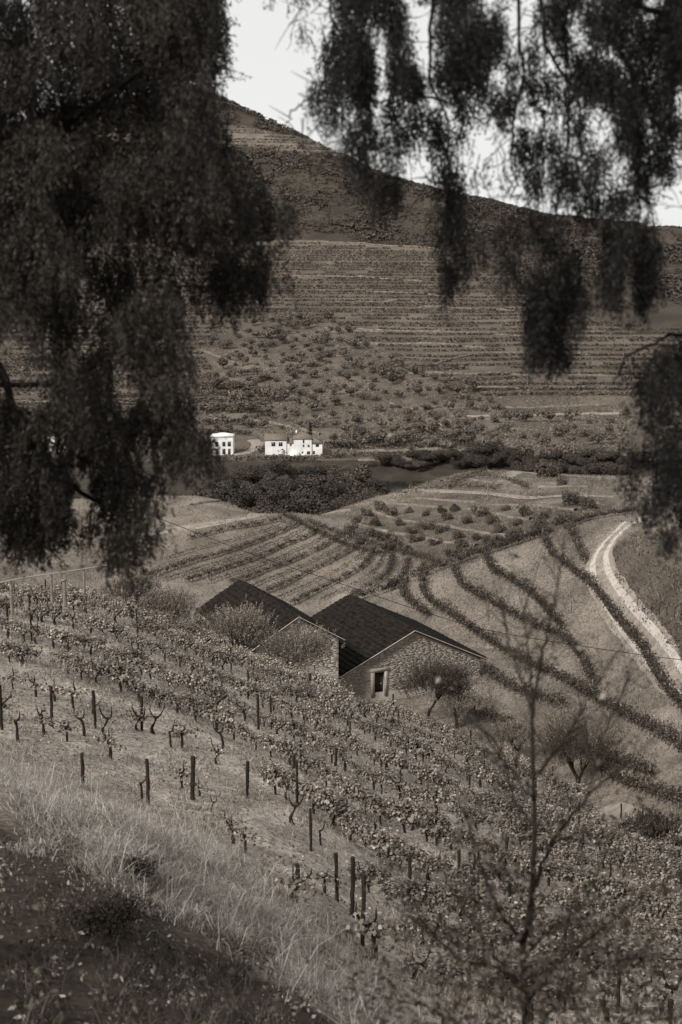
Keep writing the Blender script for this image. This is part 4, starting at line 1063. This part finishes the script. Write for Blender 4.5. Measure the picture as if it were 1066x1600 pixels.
# fence of thin stakes by the track
for i, (x, y) in enumerate([(996, 950), (1004, 956), (1018, 958), (1030, 960), (1042, 963), (1054, 966), (1064, 969), (893, 958)]):
    p = hit(x, y, 100)
    tag(link('track_stake', POSTM[i % 6], None, p, 0, (.55, .55, .7)), 'thin stake in the line beyond the pale track' if i else 'dark corner stake standing beside the pale track', 'stake', 'stakes beyond the pale track')

# ------------------------------------------------------------------ grass, stubble, litter
def band(px, py, d):
    g = np.interp(px, *GRASSLINE); s_ = np.interp(px, *SOILLINE); nn = fbm(px / 55., py / 35., 3)
    return (py > g - 6 + nn * 45) & (py < s_ + nn * 90 + 45) & (rng.random(len(px)) < np.clip(.5 + nn * 1.2, 0, 1) * np.clip((s_ + 45 + nn * 90 - py) / 70, 0, 1))
G_ = scatter(23000, band, (9, 46), power=1.3)
G_ = G_[fbm(G_[:, 0] * .9, G_[:, 1] * .9, 3) > -.22]
nb_ = 20; T_ = np.repeat(G_, nb_, 0); sp_ = np.repeat(rng.uniform(.04, .22, len(G_)), nb_)
T_[:, :2] += rng.normal(size=(len(T_), 2)) * sp_[:, None]; T_[:, 2] = H(T_[:, 0], T_[:, 1])
hh_ = np.repeat(rng.uniform(.07, .24, len(G_)) * (1 + 1.6 * np.clip(fbm(G_[:, 0] * .7 + 9, G_[:, 1] * .7, 3), -.3, .7)), nb_)
V, Fc = blades(T_, hh_, .0065 * (1 + T_[:, 1] / 40), 1.5, droop=1.4)
o = tag(link('dry_grass', mkmesh('dry_grass', V, Fc, M['grass'])), 'pale dry grass in a diagonal band below the vineyard', 'grass', kind='stuff'); print('grass', len(T_))
G_ = scatter(9000, band, (9, 40), power=1.0)
V, Fc = blades(G_, .75, .008, .9, droop=.6)
tag(link('tall_dry_stalks', mkmesh('tall_dry_stalks', V, Fc, M['grass'])), 'thin bent dry stalks standing above the pale grass band', 'grass', kind='stuff')
def vy(px, py, d):
    g = np.interp(px, *GRASSLINE); nn = fbm(px / 40., py / 25., 3)
    return (py < g + 5) & (rng.random(len(px)) < .42 + nn * 1.5)
G_ = scatter(150000, vy, (20, 92), power=1.0)
V, Fc = blades(G_, .16, .02 * (.5 + G_[:, 1] / 60), .9)
tag(link('stubble_grass', mkmesh('stubble_grass', V, Fc, M['stubble'])), 'short dry stubble and weeds between the near vines', 'grass', kind='stuff'); print('stubble', len(G_))
def sl_(px, py, d):
    s_ = np.interp(px, *SOILLINE); nn = fbm(px / 60., py / 40., 3); return (py > s_ - 20) & (rng.random(len(px)) < .25 + nn)
G_ = scatter(80000, sl_, (5, 26), power=1)
V, Fc = blades(G_, .16, .008, 1.2)
tag(link('bank_weeds', mkmesh('bank_weeds', V, Fc, leafmat('bank_weed', .02, .12))), 'thin dark weeds on the bare soil bank', 'weeds', kind='stuff')
G_ = scatter(45000, lambda px, py, d: (py > np.interp(px, *GRASSLINE) + 20) & (rng.random(len(px)) < .35 + fbm(px / 50., py / 50., 2)), (7, 30), power=1); G_[:, 2] += .02
V, Fc = leaves(G_, rng.choice([.03, .04, .07], len(G_)), .5); tag(link('leaf_litter', mkmesh('leaf_litter', V, Fc, M['litter'])), 'scattered curled dead leaves on the soil bank', 'leaf litter', kind='stuff')
G_ = scatter(16000, lambda px, py, d: (py < np.interp(px, *GRASSLINE)), (24, 84), power=1); G_[:, 2] += .02
V, Fc = leaves(G_, .10, .7); tag(link('vineyard_litter', mkmesh('vineyard_litter', V, Fc, M['vine'])), 'fallen vine leaves lying between the near rows', 'leaf litter', kind='stuff')
# clods
G_ = scatter(9000, sl_, (6, 26), power=1); s_ = rng.uniform(.01, .045, len(G_)) * rng.choice([1, 1, 1.8], len(G_)); ico = np.array([[0, 0, 1], [1, 0, 0], [0, 1, 0], [-1, 0, 0], [0, -1, 0], [0, 0, -1]], float)
V = G_[:, None] + ico[None] * s_[:, None, None] * rng.uniform(.6, 1.3, (len(G_), 6, 3)); f0 = np.array([[0, 1, 2], [0, 2, 3], [0, 3, 4], [0, 4, 1], [5, 2, 1], [5, 3, 2], [5, 4, 3], [5, 1, 4]])
tag(link('soil_clods', mkmesh('soil_clods', V, (np.arange(len(G_))[:, None, None] * 6 + f0[None]).reshape(-1, 3), mat('clod', .03, .10, 8))), 'small stones and clods over the dark bank', 'clods', kind='stuff')
# tufts on mid slopes
def midc(px, py, d): return (d > 96) & (rng.random(len(px)) < .5 + fbm(px / 30., py / 20., 3))
G_ = scatter(330000, midc, (96, 340), power=1.0)
V, Fc = blades(G_, .30, .05 * (.4 + G_[:, 1] / 170), 1.0)
tag(link('terrace_grass', mkmesh('terrace_grass', V, Fc, leafmat('terrace_weed', .06, .30))), 'thin weeds and grass over the terraced slopes', 'grass', kind='stuff')
def scr(px, py, d): return inpoly(px, py, [(955, 850), (1300, 790), (1300, 1050), (1110, 1060), (1012, 985), (965, 930)]) & (rng.random(len(px)) < .4 + fbm(px / 30., py / 30., 3))
G_ = scatter(60000, scr, (100, 200), (.1, .42)); V, Fc = leaves(G_ + [0, 0, .15], .28, .5, axis=np.array([0, 0, 1.]))
tag(link('bank_scrub', mkmesh('bank_scrub', V, Fc, leafmat('scrub_leaf', .03, .13))), 'dark scrub on the bank right of the pale track', 'scrub', kind='stuff')

# dark shrub and dry sticks on the bank
def twiggy(px, py, wd, h, n, label, seed):
    g = np.random.default_rng(seed); p = hit(px, py); t = thing('low_shrub', label, 'shrub', p)
    tw = MB(); P = []
    for q in range(70):
        a = g.uniform(0, 6.28); r = wd * .5 * g.uniform(.2, 1); e = np.array([r * math.cos(a), r * math.sin(a) * .6, h * g.uniform(.4, 1) * (1 - .4 * (r / wd))])
        pts = smoothpath([[0, 0, -.05], e * [.4, .4, .7], e], 6); tw.tube(pts, np.linspace(.006, .002, 6), 4)
        P.append(pts[1:] + g.normal(size=(5, 3)) * .02); P.append((pts[2:] + g.normal(size=(4, 3)) * .05)); P.append((pts[2:] + g.normal(size=(4, 3)) * .09))
    tw.build('stems', M['bark_f'], t)
    P = np.vstack(P * (n // 900 + 1)); P = P + g.normal(size=P.shape) * .035
    V, Fc = leaves(P, .035, .35, g=g, axis=np.array([0, 0, .6])); link('foliage', mkmesh('foliage', V, Fc, M['shrub']), t)
twiggy(165, 1455, 1.3, .38, 6000, 'dark low shrub on the soil bank at the lower left', 4)
twiggy(215, 1372, .6, .28, 4000, 'small dark tuft at the upper edge of the soil bank', 5)
p = hit(262, 1478); q = at(322, 1418, p[1] - 1.2); 
t = thing('dry_stick', 'long pale dry stick lying on the bank below the grass', 'stick', p)
MB().tube(smoothpath([[0, 0, .03], (q - p) * .5 + [0, 0, .02], q - p], 10), np.linspace(.004, .009, 10), 5).build('stem', M['twig'], t)
MB().tube([(q - p) * .6, (q - p) * .6 + [.2, .3, .05], (q - p) * .6 + [.5, .5, .12]], [.005, .004, .002], 5).build('twig', M['twig'], t)

# ------------------------------------------------------------------ young sapling in the right foreground
SD = 6.6
g = np.random.default_rng(31)
def pl(pts, dd=0, D=SD): return np.array([at(x, y, D + dd * i / max(1, len(pts) - 1)) for i, (x, y) in enumerate(pts)])
sx = at(820, 1600, SD); gz = float(H(sx[0], SD))
base = np.array([sx[0], SD, gz])
sap = thing('young_tree', 'slender half bare sapling in the right foreground', 'tree', base)
trunk = np.vstack([[base + [0, 0, -.1]], pl([(822, 1900), (820, 1640), (820, 1560), (817, 1480), (826, 1440), (832, 1390), (835, 1300), (833, 1200), (831, 1120)])])
tp = smoothpath(trunk, 60); MB().tube(tp - base, np.linspace(.027, .009, 60) * (1 + .05 * g.normal(size=60)), 9).build('trunk', M['saplingbark'], sap, smooth=True)
BR = [  # points, depth drift, start radius
    ([(831, 1125), (829, 1050), (815, 940)], .3, .010), ([(831, 1125), (845, 1030), (858, 980), (878, 875), (882, 840)], -.2, .012), ([(830, 1110), (812, 1050), (798, 1015), (783, 935)], .5, .007),
    ([(833, 1215), (863, 1180), (898, 1130), (918, 1095), (940, 1060)], -.4, .011), ([(838, 1385), (853, 1335), (873, 1300), (923, 1240), (968, 1200), (1003, 1165)], .5, .015),
    ([(817, 1478), (800, 1450), (773, 1410), (748, 1340), (733, 1300), (726, 1270)], -.5, .013), ([(818, 1540), (778, 1500), (733, 1430), (705, 1385), (690, 1350)], .4, .011),
    ([(820, 1545), (773, 1512), (723, 1500), (673, 1455), (640, 1400)], -.2, .012), ([(822, 1660), (760, 1620), (708, 1600), (663, 1570), (583, 1557)], .4, .012),
    ([(822, 1570), (853, 1525), (913, 1470), (953, 1440), (1033, 1380), (1080, 1350)], -.4, .016), ([(822, 1650), (860, 1580), (890, 1545), (960, 1500), (1040, 1490)], .3, .013),
    ([(833, 1290), (800, 1240), (790, 1190), (760, 1140)], .3, .008), ([(833, 1250), (812, 1225), (799, 1200), (770, 1190)], -.4, .007), ([(918, 1240), (950, 1130), (985, 1060)], .2, .006),
    ([(835, 1330), (880, 1310), (940, 1320), (1000, 1290)], .5, .007), ([(818, 1500), (850, 1460), (905, 1420), (930, 1380)], .3, .008), ([(830, 1420), (800, 1380), (780, 1330)], -.3, .006),
    ([(822, 1700), (900, 1640), (980, 1600), (1060, 1590)], -.3, .012), ([(822, 1720), (740, 1680), (660, 1650), (600, 1640)], -.3, .012)]
LP = []; WL = []
for pts, dd, r0 in BR:
    P = smoothpath(pl(pts, dd), 26); P[1:-1] += g.normal(size=(24, 3)) * .004
    MB().tube(P - base, np.linspace(r0 * .8, .0022, 26), 6).build('branch', M['saplingbark'], sap, smooth=True)
    tw = MB(); L = len(P)
    for q in range(3, 26):
        s = P[q]; d = P[min(q + 1, 25)] - P[q - 1]; d /= np.linalg.norm(d) + 1e-9
        e = s + (d * .8 + g.normal(size=3) * [.7, .7, .5] + [0, 0, .35]) * g.uniform(.07, .26)
        pp = smoothpath([s, (s + e) / 2 + g.normal(size=3) * .012, e], 6); tw.tube(pp - base, np.linspace(.0025, .001, 6), 4)
        py_mean = proj(*s)[1]
        k = 1 if py_mean < 1250 else (6 if py_mean > 1380 else 3)
        LP.append(pp[g.integers(1, 6, k)] + g.normal(size=(k, 3)) * .022)
    tw.build('twigs', M['saplingbark'], sap, kind='stuff')
LP = np.vstack(LP); nb = g.normal(size=(2400, 3)) * [.42, .35, .20] + at(850, 1545, SD)
nb = np.vstack([nb, g.normal(size=(300, 3)) * [.3, .3, .12] + at(670, 1570, SD), g.normal(size=(350, 3)) * [.3, .3, .15] + at(1010, 1470, SD)])
V, Fc = leaves(np.vstack([LP, nb]) - base, .038, .55, g=g, axis=np.array([0, 0, -.3])); link('foliage', mkmesh('foliage', V, Fc, M['leaf_sap']), sap)
pale = np.array([at(x, y, SD + d_) for x, y, d_ in [(692, 1032, .2), (684, 1063, -.2), (732, 1096, .1), (762, 1011, 0), (786, 1000, .3), (941, 1088, .1), (997, 1146, -.1), (706, 1076, .3), (788, 1004, -.3), (905, 1012, 0), (880, 860, .2)]])
V, Fc = leaves(pale - base, .045, .6, g=g); link('dry_leaves', mkmesh('dry_leaves', V, Fc, M['leaf_pale']), sap)['kind'] = 'stuff'

# ------------------------------------------------------------------ big weeping trees framing the view
def strands(starts, length, n_leaf, leaf, g, sway=.12, asp=.26, fluff=.02, tip=1.0):
    """hanging sprays: each a drooping stem with narrow leaflets either side"""
    n = len(starts); Ls = length * g.uniform(.5, 1.25, n)
    a = g.uniform(0, 6.28, n); out_ = np.column_stack([np.cos(a), np.sin(a), np.zeros(n)])
    t = g.random((n, n_leaf)) ** .85
    arc = Ls[:, None] * t
    P = starts[:, None] + out_[:, None] * (sway * np.sqrt(t) * Ls[:, None])[..., None]
    P[..., 2] -= arc ** 1.0
    P += g.normal(size=P.shape) * (fluff * (1.25 - .7 * t))[..., None]
    ax = np.repeat(out_ * .35 + [0, 0, -.8], n_leaf, 0)
    return leaves(P.reshape(-1, 3), leaf, asp, axis=ax, jitter=.55, g=g)
LEFT = [(-260, -260), (330, -260), (340, -40), (348, 50), (350, 110), (332, 160), (352, 200), (392, 245), (432, 290), (478, 330), (470, 385), (448, 420), (436, 462), (408, 488), (385, 478), (362, 505),
        (345, 520), (330, 500), (312, 540), (318, 600), (296, 640), (290, 662), (334, 672), (341, 712), (318, 756), (290, 775), (262, 800), (240, 848), (212, 905), (190, 930), (172, 900), (150, 862), (118, 838),
        (92, 862), (62, 890), (28, 878), (0, 890), (-260, 920)]
GAPS = [(45, 610, 42, 26), (88, 694, 24, 11), (190, 600, 24, 36), (127, 765, 24, 34), (60, 130, 9, 16), (113, 65, 8, 14), (104, 40, 7, 10), (15, 150, 8, 12), (312, 556, 20, 16), (20, 700, 20, 15), (224, 700, 12, 20), (134, 515, 18, 14), (110, 125, 5, 8), (90, 30, 6, 9)]
gL = np.random.default_rng(77)
def in_left(px, py):
    ok = inpoly(px, py, LEFT)
    for x, y, rx, ry in GAPS: ok &= ((px - x) / rx)**2 + ((py - y) / ry)**2 > 1
    return ok
tb = np.array([-5.2, 9.5, float(H(-5.2, 9.5))])
ltree = thing('weeping_tree', 'large dark weeping tree with feathery boughs filling the left side', 'tree', tb)
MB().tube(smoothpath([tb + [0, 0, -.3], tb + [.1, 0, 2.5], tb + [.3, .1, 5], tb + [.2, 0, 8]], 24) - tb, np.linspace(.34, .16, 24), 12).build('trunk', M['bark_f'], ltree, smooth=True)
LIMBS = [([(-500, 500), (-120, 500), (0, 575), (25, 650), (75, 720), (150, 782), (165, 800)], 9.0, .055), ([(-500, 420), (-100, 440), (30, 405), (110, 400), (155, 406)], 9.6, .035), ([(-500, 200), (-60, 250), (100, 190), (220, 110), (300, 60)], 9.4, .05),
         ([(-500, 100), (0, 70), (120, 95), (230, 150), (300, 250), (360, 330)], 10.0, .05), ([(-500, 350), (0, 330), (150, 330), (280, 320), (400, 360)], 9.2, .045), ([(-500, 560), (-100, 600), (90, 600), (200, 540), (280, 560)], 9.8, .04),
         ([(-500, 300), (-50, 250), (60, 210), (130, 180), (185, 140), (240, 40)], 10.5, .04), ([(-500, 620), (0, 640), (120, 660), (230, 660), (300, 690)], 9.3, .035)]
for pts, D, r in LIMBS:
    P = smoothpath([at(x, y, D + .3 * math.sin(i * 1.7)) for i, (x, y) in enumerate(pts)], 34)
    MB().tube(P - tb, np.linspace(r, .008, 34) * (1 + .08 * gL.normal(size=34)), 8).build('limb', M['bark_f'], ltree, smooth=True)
# bough clumps: centre px,py, radii px, distance, spray length px
BOUGHS = []
for _ in range(185):
    x = gL.uniform(-240, 470); y = gL.uniform(-200, 880)
    if in_left(x, y): BOUGHS.append((x, y, gL.uniform(36, 70), gL.uniform(30, 60), gL.uniform(8.4, 10.8)))
BOUGHS += [(300, 210, 40, 50, 8.3), (280, 290, 60, 50, 8.2), (350, 320, 60, 50, 8.3), (420, 350, 36, 36, 8.6), (240, 500, 48, 50, 8.2), (250, 570, 45, 50, 8.3), (200, 300, 60, 50, 8.4), (60, 240, 60, 40, 8.5), (60, 480, 50, 50, 8.4),
           (280, 700, 34, 40, 8.6), (200, 830, 26, 50, 8.9), (185, 870, 20, 40, 8.9), (50, 830, 40, 40, 8.7), (290, 60, 50, 60, 9.8), (320, 30, 25, 60, 9.9), (220, 100, 60, 60, 10), (120, 30, 60, 50, 10.2), (390, 420, 34, 40, 9.0), (60, 780, 60, 50, 9.2), (160, 720, 50, 50, 9.4), (130, 150, 50, 40, 9.8), (170, 165, 50, 40, 9.6), (90, 165, 40, 30, 9.7), (230, 150, 50, 40, 9.6), (20, 330, 50, 40, 9.2), (300, 690, 30, 36, 8.9), (322, 684, 22, 30, 8.9), (100, 820, 34, 40, 9), (140, 850, 26, 40, 9), (20, 850, 40, 40, 9), (165, 800, 30, 40, 9.2), (318, 712, 20, 30, 9.0), (250, 650, 50, 40, 9.1), (70, 360, 60, 50, 9), (330, 440, 50, 40, 9), (140, 640, 40, 40, 9.3), (210, 760, 46, 46, 9.1)]
grp = {}
for bi, (x, y, rx, ry, D) in enumerate(BOUGHS):
    n = int(rx * ry / 22)
    th = gL.uniform(0, 6.28, n); r = np.sqrt(gL.random(n)); px = x + rx * r * np.cos(th); py = y - 12 + ry * r * np.sin(th) - 10
    # top surface of a bough is arched: points near its edge sit lower and further out
    Ls = .23
    okk = in_left(px, py) & in_left(px + gL.normal(0, 3, n), py + 38)
    px, py = px[okk], py[okk]
    if len(px) < 5: continue
    dd = D + .35 * np.sin(px / 23.) * np.cos(py / 31.) + gL.normal(0, .18, len(px))
    S_ = np.array([at(a, b, c) for a, b, c in zip(px, py, dd)])
    V, Fc = strands(S_, Ls, 30, .036, gL, sway=.42, asp=.24, fluff=.014)
    mbx = grp.setdefault(bi % 24, MB()); mbx.add(V - tb, Fc)
nl = 0
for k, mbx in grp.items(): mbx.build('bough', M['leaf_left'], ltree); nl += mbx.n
print('left leaves', nl // 4)
# fine upright twigs at the upper right rim of the left tree
tw = MB(); PP = []
for _ in range(260):
    x = gL.uniform(150, 345); y = gL.uniform(-20, 140)
    s = at(x, y, 9.9 + gL.normal() * .2); a = gL.uniform(-.6, 1.0); L = gL.uniform(.07, .2)
    e = s + [L * math.cos(a), gL.normal(0, .04), L * math.sin(a)]
    pp = smoothpath([s, (s + e) / 2 + [0, 0, .01], e], 5); tw.tube(pp - tb, np.linspace(.003, .001, 5), 4)
    PP.append(np.repeat(pp, 5, 0) + gL.normal(size=(25, 3)) * .008)
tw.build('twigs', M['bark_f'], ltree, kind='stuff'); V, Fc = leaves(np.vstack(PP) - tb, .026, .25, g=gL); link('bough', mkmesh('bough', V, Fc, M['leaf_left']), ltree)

# right tree: curtains of sprays (x, top, bottom, half width, density)
gR = np.random.default_rng(88)
CUR = [(440, -90, 22, 16, .7), (482, -90, 40, 20, .6), (545, -90, 215, 30, 1), (520, 60, 235, 15, .8), (570, -90, 300, 26, 1), (563, 120, 322, 12, 1), (605, -90, 335, 22, .8), (600, 150, 350, 10, .9), (640, -90, 215, 30, 1.2), (620, 20, 290, 14, .7),
       (675, -90, 240, 26, 1), (700, -90, 395, 26, 1.1), (703, 250, 478, 15, 1.1), (725, 260, 450, 13, .8), (745, 300, 448, 9, .7), (740, -90, 130, 26, 1), (775, -90, 90, 24, .8), (780, 90, 215, 16, .7), (796, 330, 478, 13, .9), (812, -90, 120, 20, .9), (808, 180, 310, 8, .5),
       (845, 180, 350, 30, 1.2), (850, 320, 592, 26, 1.7), (875, 400, 590, 24, 1.7), (835, 430, 540, 16, 1.1), (880, -90, 110, 24, .9), (885, 110, 300, 18, .8), (905, 260, 516, 22, 1.1), (925, -90, 330, 22, .9), (930, 280, 440, 20, .9), (965, -90, 495, 24, 1.3), (955, 260, 490, 16, 1.2),
       (1000, -90, 505, 27, 1.5), (1018, 200, 480, 14, .9), (1040, -90, 290, 24, 1.2), (1062, -90, 160, 26, 1.3), (1045, 130, 340, 12, .7), (1100, -90, 300, 40, 1.2),
       (1002, 545, 640, 13, .9), (1022, 535, 832, 20, 1.1), (1045, 525, 880, 18, 1.3), (990, 610, 790, 12, .8), (1066, 520, 870, 20, 1.5), (1100, 520, 860, 30, 1.3), (970, 560, 610, 6, .4),
       (470, 30, 70, 8, .6), (480, 145, 170, 20, .5), (505, 120, 185, 12, .6), (530, 100, 200, 18, .7), (905, 0, 160, 40, 1), (840, 0, 60, 50, .8), (700, 60, 180, 60, .8), (590, 20, 160, 50, .9), (990, 100, 260, 50, .9), (870, 200, 330, 60, .6), (660, 150, 250, 40, .6)]
for _ in range(34):
    x_ = gR.uniform(500, 1070); t_ = gR.uniform(-80, 60 + max(0, x_ - 640) * .35); CUR.append((x_, t_, t_ + gR.uniform(60, 150), gR.uniform(24, 50), gR.uniform(.4, .75)))
for x_, b_ in ((566, 345), (612, 362), (706, 492), (722, 470), (796, 486), (838, 566), (862, 604), (884, 598), (912, 532), (958, 512), (1004, 520), (1018, 498), (548, 262), (640, 300), (930, 460), (990, 800), (1020, 850), (1048, 895)):
    CUR.append((x_ + gR.normal() * 5, b_ - 95, b_ + 8, 5, .9))
rb = np.array([4.6, 8.6, float(H(4.6, 8.6))])
rtree = thing('weeping_tree', 'black silhouetted weeping tree hanging its fronds over the top right', 'tree', rb)
MB().tube(smoothpath([rb + [0, 0, -.3], rb + [0, 0, 3], rb + [-.3, 0, 6], rb + [-.6, 0, 9]], 24) - rb, np.linspace(.32, .15, 24), 12).build('trunk', M['bark_f'], rtree, smooth=True)
RL = [([(1700, 0), (1300, -60), (1066, 20), (1040, 22), (990, 5), (940, -20), (860, -60)], .05), ([(1500, -300), (1000, -140), (810, -60), (812, 60), (818, 120), (806, 170), (798, 210), (800, 262), (806, 285), (797, 312)], .016),
      ([(1500, -300), (1100, -200), (720, -160), (560, -120), (450, -60), (425, 0)], .03), ([(1040, -60), (890, -20), (882, 60), (886, 120), (880, 200)], .012), ([(818, 120), (832, 150), (850, 172), (880, 180)], .009),
      ([(700, -100), (675, 20), (672, 120), (700, 200), (700, 300)], .012), ([(700, 160), (660, 150), (600, 160), (560, 155), (533, 130)], .008), ([(1300, 520), (1066, 522), (1040, 526), (1004, 543), (975, 560), (958, 600)], .018),
      ([(940, -20), (960, 60), (990, 130), (1000, 260), (1000, 400)], .02), ([(806, 170), (770, 180), (740, 190)], .007), ([(840, -60), (850, 60), (890, 140), (880, 260), (860, 400)], .012), ([(500, -100), (520, 60), (500, 140), (472, 160), (452, 182)], .006),
      ([(850, 172), (850, 190), (846, 230)], .008), ([(740, -60), (760, 40), (770, 80), (800, 110)], .006), ([(560, -100), (580, 0), (560, 100), (565, 200)], .008)]
for pts, r in RL:
    P = smoothpath([at(x, y, 7.6 + .3 * math.sin(i * 2.1 + x * .01)) for i, (x, y) in enumerate(pts)], 30); P[1:-1] += gR.normal(size=(28, 3)) * .005
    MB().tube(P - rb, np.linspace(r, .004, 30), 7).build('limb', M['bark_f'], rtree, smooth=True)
nl = 0
for ci, (x, t0, t1, hw, dn) in enumerate(CUR):
    Hh = t1 - t0; D = 7.6 + gR.uniform(-.7, .9); L = .17; Lp = L * 2222 / D
    n = int(Hh * hw * 2 / 78 * dn)
    yy = gR.uniform(t0, max(t0 + 5, t1 - Lp * .9), n); taper = np.clip((t1 - yy) / (Hh * .55), .12, 1)
    xx = x + hw * .75 * gR.normal(size=n) * taper + 9 * np.sin(yy / 31. + ci * 2)
    kp = vnoise(xx / 26. + 50, yy / 30.) > (-.22 if yy.min() > 200 else -.04)
    xx, yy = xx[kp], yy[kp]
    S_ = np.array([at(a, b, D + gR.normal() * .12) for a, b in zip(xx, yy)])
    V, Fc = strands(S_, L, 26, .028, gR, sway=.26, asp=.26, fluff=.020)
    MBx = MB(); MBx.add(V - rb, Fc)
    for q in range(0, len(S_), 3): MBx.tube([S_[q] - rb, S_[q] - rb + [.01, 0, -L * .5], S_[q] - rb + [0.02, 0, -L]], [.0025, .002, .001], 3)
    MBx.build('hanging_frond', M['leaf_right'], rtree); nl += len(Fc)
tw = MB()
for _ in range(420):
    x = gR.uniform(450, 1066); y = gR.uniform(-20, 330 - max(0, 700 - x) * .35); s = at(x, y, 7.6 + gR.normal() * .4); a = gR.uniform(0, 6.28); L = gR.uniform(.06, .2)
    e = s + [L * math.cos(a), gR.normal(0, .05), L * math.sin(a) - .05]; tw.tube(smoothpath([s, (s + e) / 2 + gR.normal(size=3) * .02, e], 6) - rb, np.linspace(.0035, .001, 6), 4)
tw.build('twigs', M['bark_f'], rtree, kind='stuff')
print('right leaves', nl, 'tris', sum(len(m.polygons) for m in bpy.data.meshes))
